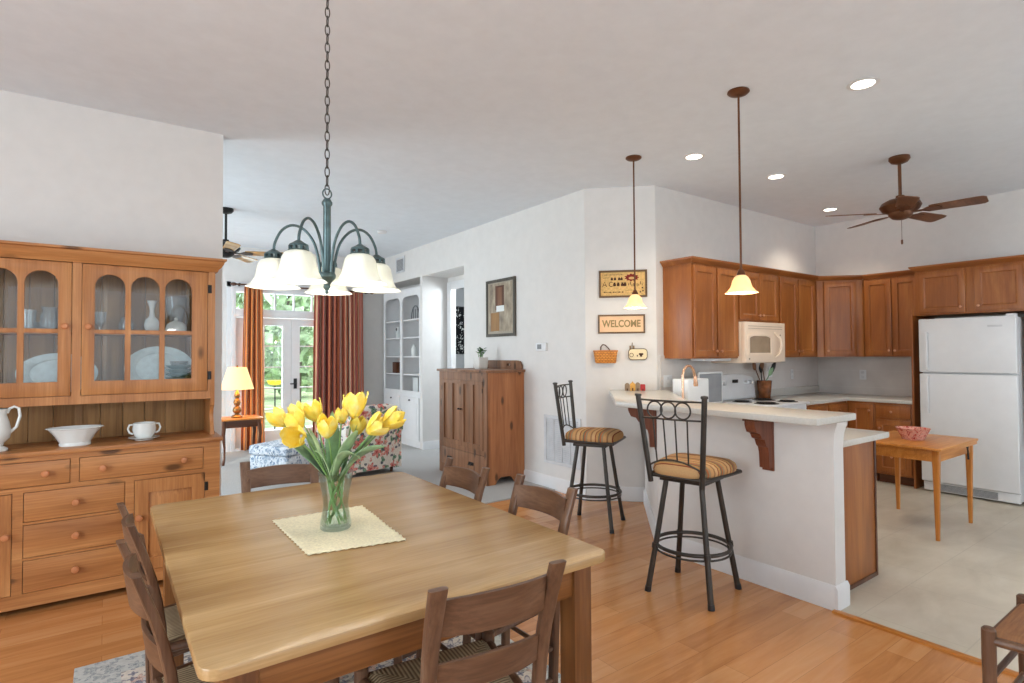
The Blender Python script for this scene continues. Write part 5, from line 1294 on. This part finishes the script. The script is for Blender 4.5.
# white box appliance and tray
t = thing('counter_appliance', 'white box-shaped counter appliance behind the faucet', 'appliance', (4.43, 3.27, .9125))
MB().box(4.27, 4.58, 3.18, 3.36, .925, 1.185, .015, 3).build('body', 'appliance', t, True)
MB().box(4.581, 4.59, 3.20, 3.27, .96, 1.16, .002).build('control_strip', 'appliance_grey', t, True)
MB().box(4.29, 4.56, 3.20, 3.34, .9125, .926).build('feet', 'black', t, True)
t = thing('framed_tray', 'grey tray with white rim propped behind the white counter appliance', 'tray', (4.90, 3.39, .9125))
curve_plate(rrect(4.70, 5.10, .9135, 1.235, .02), [rrect(4.715, 5.085, .93, 1.215, .012)], .014, FR((0, 3.393, 0), (1, 0, 0), (0, 0, 1)), .002).build('rim', 'appliance', t, True)
MB().box(4.71, 5.09, 3.385, 3.391, .925, 1.22).build('panel', 'ventdark', t, True)
# crock with utensils
t = thing('utensil_crock', 'brown stoneware crock of cooking utensils beside the range', 'crock', (5.96, 3.43, .9125))
MB().lathe([(0, 0), (.058, 0), (.062, .01), (.07, .09), (.078, .19), (.08, .20), (.074, .20), (.064, .09), (.055, .015), (0, .012)]).build('body', 'crock', t)
ut = [(-.055, .02, .40, 'spoonwood', 'wooden spoon leaning farthest left in the utensil crock', 'spoon'), (-.03, -.02, .41, 'spoonwood', 'wooden spoon second from left in the utensil crock', 'spoon'),
      (.0, .03, .36, 'iron', 'dark slotted ladle upright in the middle of the utensil crock', 'ladle'), (.035, -.01, .33, 'leafdark', 'green-handled spatula low in the utensil crock', 'spatula'),
      (.065, .01, .36, 'black', 'black spatula in the utensil crock left of the rightmost spoon', 'spatula'), (.085, .02, .39, 'black', 'black spoon leaning farthest right in the utensil crock', 'spoon')]
for dx, dy, h, m_, lb, cat in ut:
    cx, cy, cz = 5.96, 3.43, .9125
    p0 = V((cx + dx * .45, cy + dy * .8, cz + .016)); p1 = V((cx + dx * .95, cy + dy, cz + .20)); p2 = V((cx + dx * (2.9 if dx < 0 else 1.9), cy + dy * 1.2 - abs(dx) * .3, cz + h - .07)); 
    mb = MB().tube([p0, p1, p2], .0055, 8)
    d_ = (p2 - p1).normalized(); side = d_.cross(V((0, 1, 0))).normalized()
    rings = []
    for i in range(9):
        q = i / 8; wv = max(.001, .040 * math.sin(PI * (.08 + .92 * q)) ** .7) if i < 8 else .001
        c = p2 + d_ * (.10 * q - .005)
        rings.append([c + side * wv * math.cos(a) + V((0, 1, 0)) * .006 * math.sin(a) for a in [2 * PI * k / 10 for k in range(10)]])
    mb.ring_loft(rings)
    tag(mb.build('cooking_' + cat, m_), lb, cat, 'utensils in the crock')

# ------------------------------------------------------------------ sign wall (local x along the wall, y into it)
SW = Matrix.Translation((3.82, 4.04, 0)) @ Matrix.Rotation(-PI / 4, 4, 'Z')
def sw_thing(name, label, cat, u, z):
    return thing(name, label, cat, tuple(SW @ V((u, 0, z))), -PI / 4)
def LF(o=(0, 0, 0)): return FR(o, (1, 0, 0), (0, 0, 1))
t = sw_thing('sampler_sign', 'tan stitched sampler in a dark frame, upper sign on the wall', 'framed sign', .365, 1.967)
curve_plate(rectp(-.23, .23, 0, .265), [rectp(-.212, .212, .018, .247)], .022, LF((0, -.001, 0)), .003).build('frame', 'signframe', t)
MB().box(-.215, .215, -.012, -.004, .015, .25).build('linen', 'sampler', t)
rnd = random.Random(11); mb = MB()
def blk(x, z, w_, h): mb.box(x - w_ / 2, x + w_ / 2, -.0135, -.0118, z - h / 2, z + h / 2)
for i in range(17): blk(-.19 + i * .0118, .222, .007 if i % 4 else .003, .005 + .004 * (i % 3 == 0))
for x in (-.105, -.075, -.035, -.012): blk(x, .178, .022, .020); blk(x, .192, .012, .008)
for i in range(5): blk(-.185 + i * .012, .192, .008, .004)
mb.tube([(-.195, -.0125, .105), (-.175, -.0125, .155), (-.155, -.0125, .105)], .0035, 6).tube([(-.19, -.0125, .122), (-.16, -.0125, .122)], .003, 6)
mb.tube([(-.112 + .02 * math.cos(a), -.0125, .13 + .022 * math.sin(a)) for a in [.9 + 4.6 * i / 10 for i in range(11)]], .0035, 6)
for x in (-.08, -.045, -.005, .02): blk(x, .122, .026, .024); blk(x, .14, .018, .012)
for i in range(9): blk(.055 + i * .016, .125 + .012 * math.sin(i * 2), .006, .02 + .01 * (i % 2))
for i in range(14): blk(-.19 + i * .0145, .052, .011 if i % 3 else .004, .008 + .004 * (i % 2))
for i in range(6): blk(.03 + i * .013, .068, .008, .003)
for x, z in ((.185, .09), (.19, .06), (.165, .05)): blk(x, z, .014, .012)
mb.build('dark_stitching', 'inkbrown', t)
mb = MB(); pts = [(.085 + .062 * math.cos(a) * (1 + .12 * math.cos(11 * a)), .192 + .034 * math.sin(a) * (1 + .12 * math.cos(11 * a))) for a in [2 * PI * i / 66 for i in range(66)]]
inner = [(.085 + .03 * math.cos(a), .186 + .013 * math.sin(a)) for a in [2 * PI * i / 20 for i in range(20)]]
curve_plate(pts, [inner], .0016, LF((0, -.0118, 0))).build('red_emblem', 'inkred', t)
t = sw_thing('welcome_sign', 'peach framed sign with stitched lettering, below the tan sampler', 'framed sign', .347, 1.617)
curve_plate(rectp(-.224, .224, 0, .183), [rectp(-.209, .209, .015, .168)], .022, LF((0, -.001, 0)), .003).build('frame', 'signframe', t)
MB().box(-.212, .212, -.012, -.004, .012, .171).build('panel', 'peach', t)
text_mb('WELCOME', .082, .002, LF((.0, -.013, .092)) @ Matrix.Diagonal((.92, 1.15, 1, 1))).build('lettering', 'inkolive', t)
t = sw_thing('wall_basket', 'small honey woven basket with a loop handle hanging on the wall', 'basket', .192, 1.342)
mb = MB(); rings = []
for z, a, b_ in ((-.012, .094, .034), (-.002, .100, .038), (.105, .116, .046), (.11, .116, .046), (.105, .108, .038), (.003, .09, .03)):
    rings.append(ring_rect((0, -.052, z), a, b_, 28, .5))
mb.ring_loft(rings).build('body', 'basket', t)
MB().ring_loft([ring_rect((0, -.052, z), a, b_, 28, .5) for z, a, b_ in ((.098, .119, .049), (.112, .119, .049), (.112, .110, .041), (.098, .110, .041))], closed=True).build('rim', 'oakX', t)
MB().tube([(-.045, -.02, .105), (-.045, -.018, .145), (-.025, -.016, .168), (.0, -.016, .162), (.03, -.02, .13), (.042, -.022, .107)], .005, 8).build('handle', 'walnutX', t)
t = sw_thing('hanging_plaque', 'cream rounded plaque with dark motifs hanging beside the basket', 'plaque', .50, 1.362)
curve_plate(rrect(-.088, .088, 0, .104, .034, 6), [], .02, LF((0, -.002, 0)), .004).build('board', 'cream', t)
curve_plate(rrect(-.091, .091, -.004, .108, .036, 6), [rrect(-.085, .085, .003, .101, .031, 6)], .022, LF((0, -.001, 0)), .002).build('edge', 'signframe', t)
mb = MB().box(.01, .05, -.0245, -.0215, .045, .062).box(.02, .04, -.0245, -.0215, .028, .05).box(-.01, .0, -.0245, -.0215, .03, .045).tube([(-.06 + .018 * math.cos(a), -.0225, .045 + .018 * math.sin(a)) for a in [2 * PI * i / 12 for i in range(12)]], .0025, 6, closed=True)
mb.build('motif', 'inkbrown', t)
mb = MB()
for x in (-.07, -.04): mb.box(x - .009, x + .009, -.016, -.006, .088, .135, .003)
mb.tube([(-.055, -.01, .13), (-.05, -.008, .165)], .004, 6); mb.build('hanger', 'housegrey', t)
# little wooden houses on the bar
def vil(name, lb, u, y, z, wd, h, mat, roof):
    t = thing(name, lb, 'ornament', tuple(SW @ V((u, y, z))), -PI / 4, 'wooden village pieces on the bar')
    if roof == 'round': out = arch(-wd / 2, wd / 2, 0, h)
    elif roof == 'gable': out = [(-wd / 2, 0), (wd / 2, 0), (wd / 2, h * .72), (wd * .25, h * .85), (wd * .12, h * .9), (0, h * 1.06), (-wd * .12, h * .9), (-wd * .25, h * .85), (-wd / 2, h * .72)]
    else: out = rrect(-wd / 2, wd / 2, 0, h, .006)
    curve_plate(out, [], .03, LF((0, .015, 0)), .002).build('block', mat, t)
    MB().box(-wd * .12, wd * .12, -.017, -.0145, .0, h * .3).build('painted_door', 'inkbrown', t)
vil('village_house', 'taupe rounded wooden piece, first of the row on the bar', .39, -.16, 1.0725, .045, .072, 'housegrey', 'round')
vil('village_house', 'mustard wooden house with a peaked roof on the bar', .44, -.16, 1.0725, .05, .085, 'houseyellow', 'gable')
vil('village_house', 'grey-brown rounded wooden piece between mustard house and red cube', .487, -.16, 1.0725, .04, .078, 'housegrey', 'round')
vil('village_house', 'red wooden cube at the end of the row on the bar', .533, -.16, 1.0725, .045, .06, 'housered', 'box')

# ------------------------------------------------------------------ kitchen drop-leaf table and bowl
t = thing('kitchen_table', 'small honey-oak drop-leaf table in front of the refrigerator', 'table', (5.44, 1.83, .003))
kz = .70
MB().box(5.02, 5.885, 1.52, 2.145, .680, .700, .006).build('tabletop', 'oakX', t, True)
MB().box(5.075, 5.83, 1.552, 1.574, .59, .68, .003).box(5.075, 5.83, 2.088, 2.11, .59, .68, .003).box(5.062, 5.084, 1.575, 2.085, .59, .68, .003).box(5.816, 5.838, 1.575, 2.085, .59, .68, .003).build('apron', 'oakX', t, True)
MB().box(5.02, 5.885, 1.530, 1.546, .652, .678, .003).build('leaf_edge', 'oakX', t, True)
for x in (5.078, 5.82):
    for y in (1.568, 2.092):
        MB().ring_loft([ring_rect((x, y, z), r, r, 12, .5) for z, r in ((.003, .013), (.03, .013), (.10, .015), (.35, .019), (.55, .023), (.585, .025), (.675, .025))]).build('leg', 'oakZ', t, True)
MB().tube([(5.66, 1.54, .675), (5.66, 1.532, .62), (5.66, 1.53, .55)], [.004, .006, .008], 8).tube([(5.62, 1.54, .672), (5.66, 1.532, .63), (5.70, 1.54, .672)], .004, 8).build('leaf_bracket', 'iron', t, True)
t = thing('patterned_bowl', 'pink and red patterned bowl on the small oak table', 'bowl', (5.42, 1.83, kz + .0005))
MB().lathe([(0, 0), (.075, 0), (.078, .006), (.10, .05), (.118, .088), (.122, .092), (.116, .09), (.096, .05), (.07, .012), (0, .010)], n=32).build('body', 'bowlred', t)

# ------------------------------------------------------------------ bar stools (local: faces +y)
def bar_stool(label):
    t = thing('bar_stool', label, 'bar stool', (0, 0, 0), 0, 'swivel bar stools')
    for sx in (-1, 1):
        for sy in (-1, 1):
            lg = MB().tube([(sx * .11, sy * .11, .665), (sx * .150, sy * .150, .34), (sx * .195, sy * .195, .0)], [.0155, .016, .017], 12).build('leg', 'pewter', t)
            MB().tube([(sx * .192, sy * .192, .03), (sx * .195, sy * .195, .0)], [.0185, .0195], 12).build('foot_cap', 'black', lg)
            MB().tube([(sx * .160, sy * .160, .285), (sx * .163, sy * .163, .255)], [.0195, .0195], 12).build('collar', 'pewter', lg)
    MB().tube([(.217 * math.cos(a), .217 * math.sin(a), .275) for a in [2 * PI * i / 40 for i in range(40)]], .011, 10, closed=True).tube([(.217 * math.cos(a), .217 * math.sin(a), .247) for a in [2 * PI * i / 40 for i in range(40)]], .006, 8, closed=True).build('footrest_ring', 'pewter', t)
    MB().box(-.14, .14, -.14, .14, .660, .682, .004).lathe([(0, .682), (.09, .682), (.09, .692), (0, .692)]).build('swivel_plate', 'pewter', t)
    mb = MB()
    for a, b_ in (((-.165, -.205), (.165, -.205)), ((.165, -.205), (.212, .212)), ((.212, .212), (-.212, .212)), ((-.212, .212), (-.165, -.205))):
        mb.cyl((a[0], a[1], .703), (b_[0], b_[1], .703), .012, n=10)
    mb.build('seat_frame', 'pewter', t)
    rings = []
    for z, k in ((.705, .93), (.714, 1.0), (.734, 1.02), (.758, .985), (.776, .88), (.786, .70), (.790, .40)):
        ring = []
        for i in range(40):
            a = 2 * PI * i / 40; yy = math.copysign(abs(math.sin(a)) ** .45, math.sin(a)); xx = math.copysign(abs(math.cos(a)) ** .45, math.cos(a))
            ring.append(V((xx * k * (.197 + .030 * yy), yy * k * .222, z)))
        rings.append(ring)
    MB().ring_loft(rings).build('seat_cushion', 'stool_cloth', t, sharp=60)
    by = lambda z: -.210 - .115 * (z - .66)
    for s in (-1, 1):
        xs = lambda z: s * (.158 + .090 * (z - .66))
        MB().tube([(xs(.662), by(.662), .662), (xs(.9), by(.9), .9), (xs(1.172), by(1.172), 1.172)], .0155, 12).lathe([(0, .0), (.0195, 0), (.021, .006), (.019, .014), (0, .018)], (xs(1.172), by(1.172), 1.170), 14).build('back_post', 'pewter', t)
    def bar(z, sag=0, r=.0055):
        x1 = .158 + .090 * (z - .66)
        MB().tube([(q * x1, by(z) - .03 * (1 - q * q), z + sag * (1 - q * q)) for q in [i / 8 - 1 for i in range(17)]], r, 8).build('rail', 'pewter', t)
    bar(1.15); bar(1.045); bar(.755, .055)
    for x in (-.088, -.002, .084):
        q = x / .2
        MB().tube([(x + .046 * math.cos(a), by(1.0975) - .03 * (1 - q * q), 1.0975 + .047 * math.sin(a)) for a in [2 * PI * i / 24 for i in range(24)]], .0052, 8, closed=True).build('ring', 'pewter', t)
    for x in (-.105, -.036, .036, .105):
        q = x / .19; yy = -.03 * (1 - q * q)
        MB().cyl((x, by(1.045) + yy, 1.045), (x * .92, by(.79) + yy, .755 + .055 * (1 - q * q)), .0048, n=8).build('spindle', 'pewter', t)
    return t
st = bar_stool('pewter bar stool with striped seat at the straight bar front, nearer us')
put(st, 2.875, 2.125, -PI / 2 + .20)
dup(st, (3.33, 3.43, 0), -PI * 3 / 4 - .26, 'pewter bar stool with striped seat before the wall vent and angled bar')
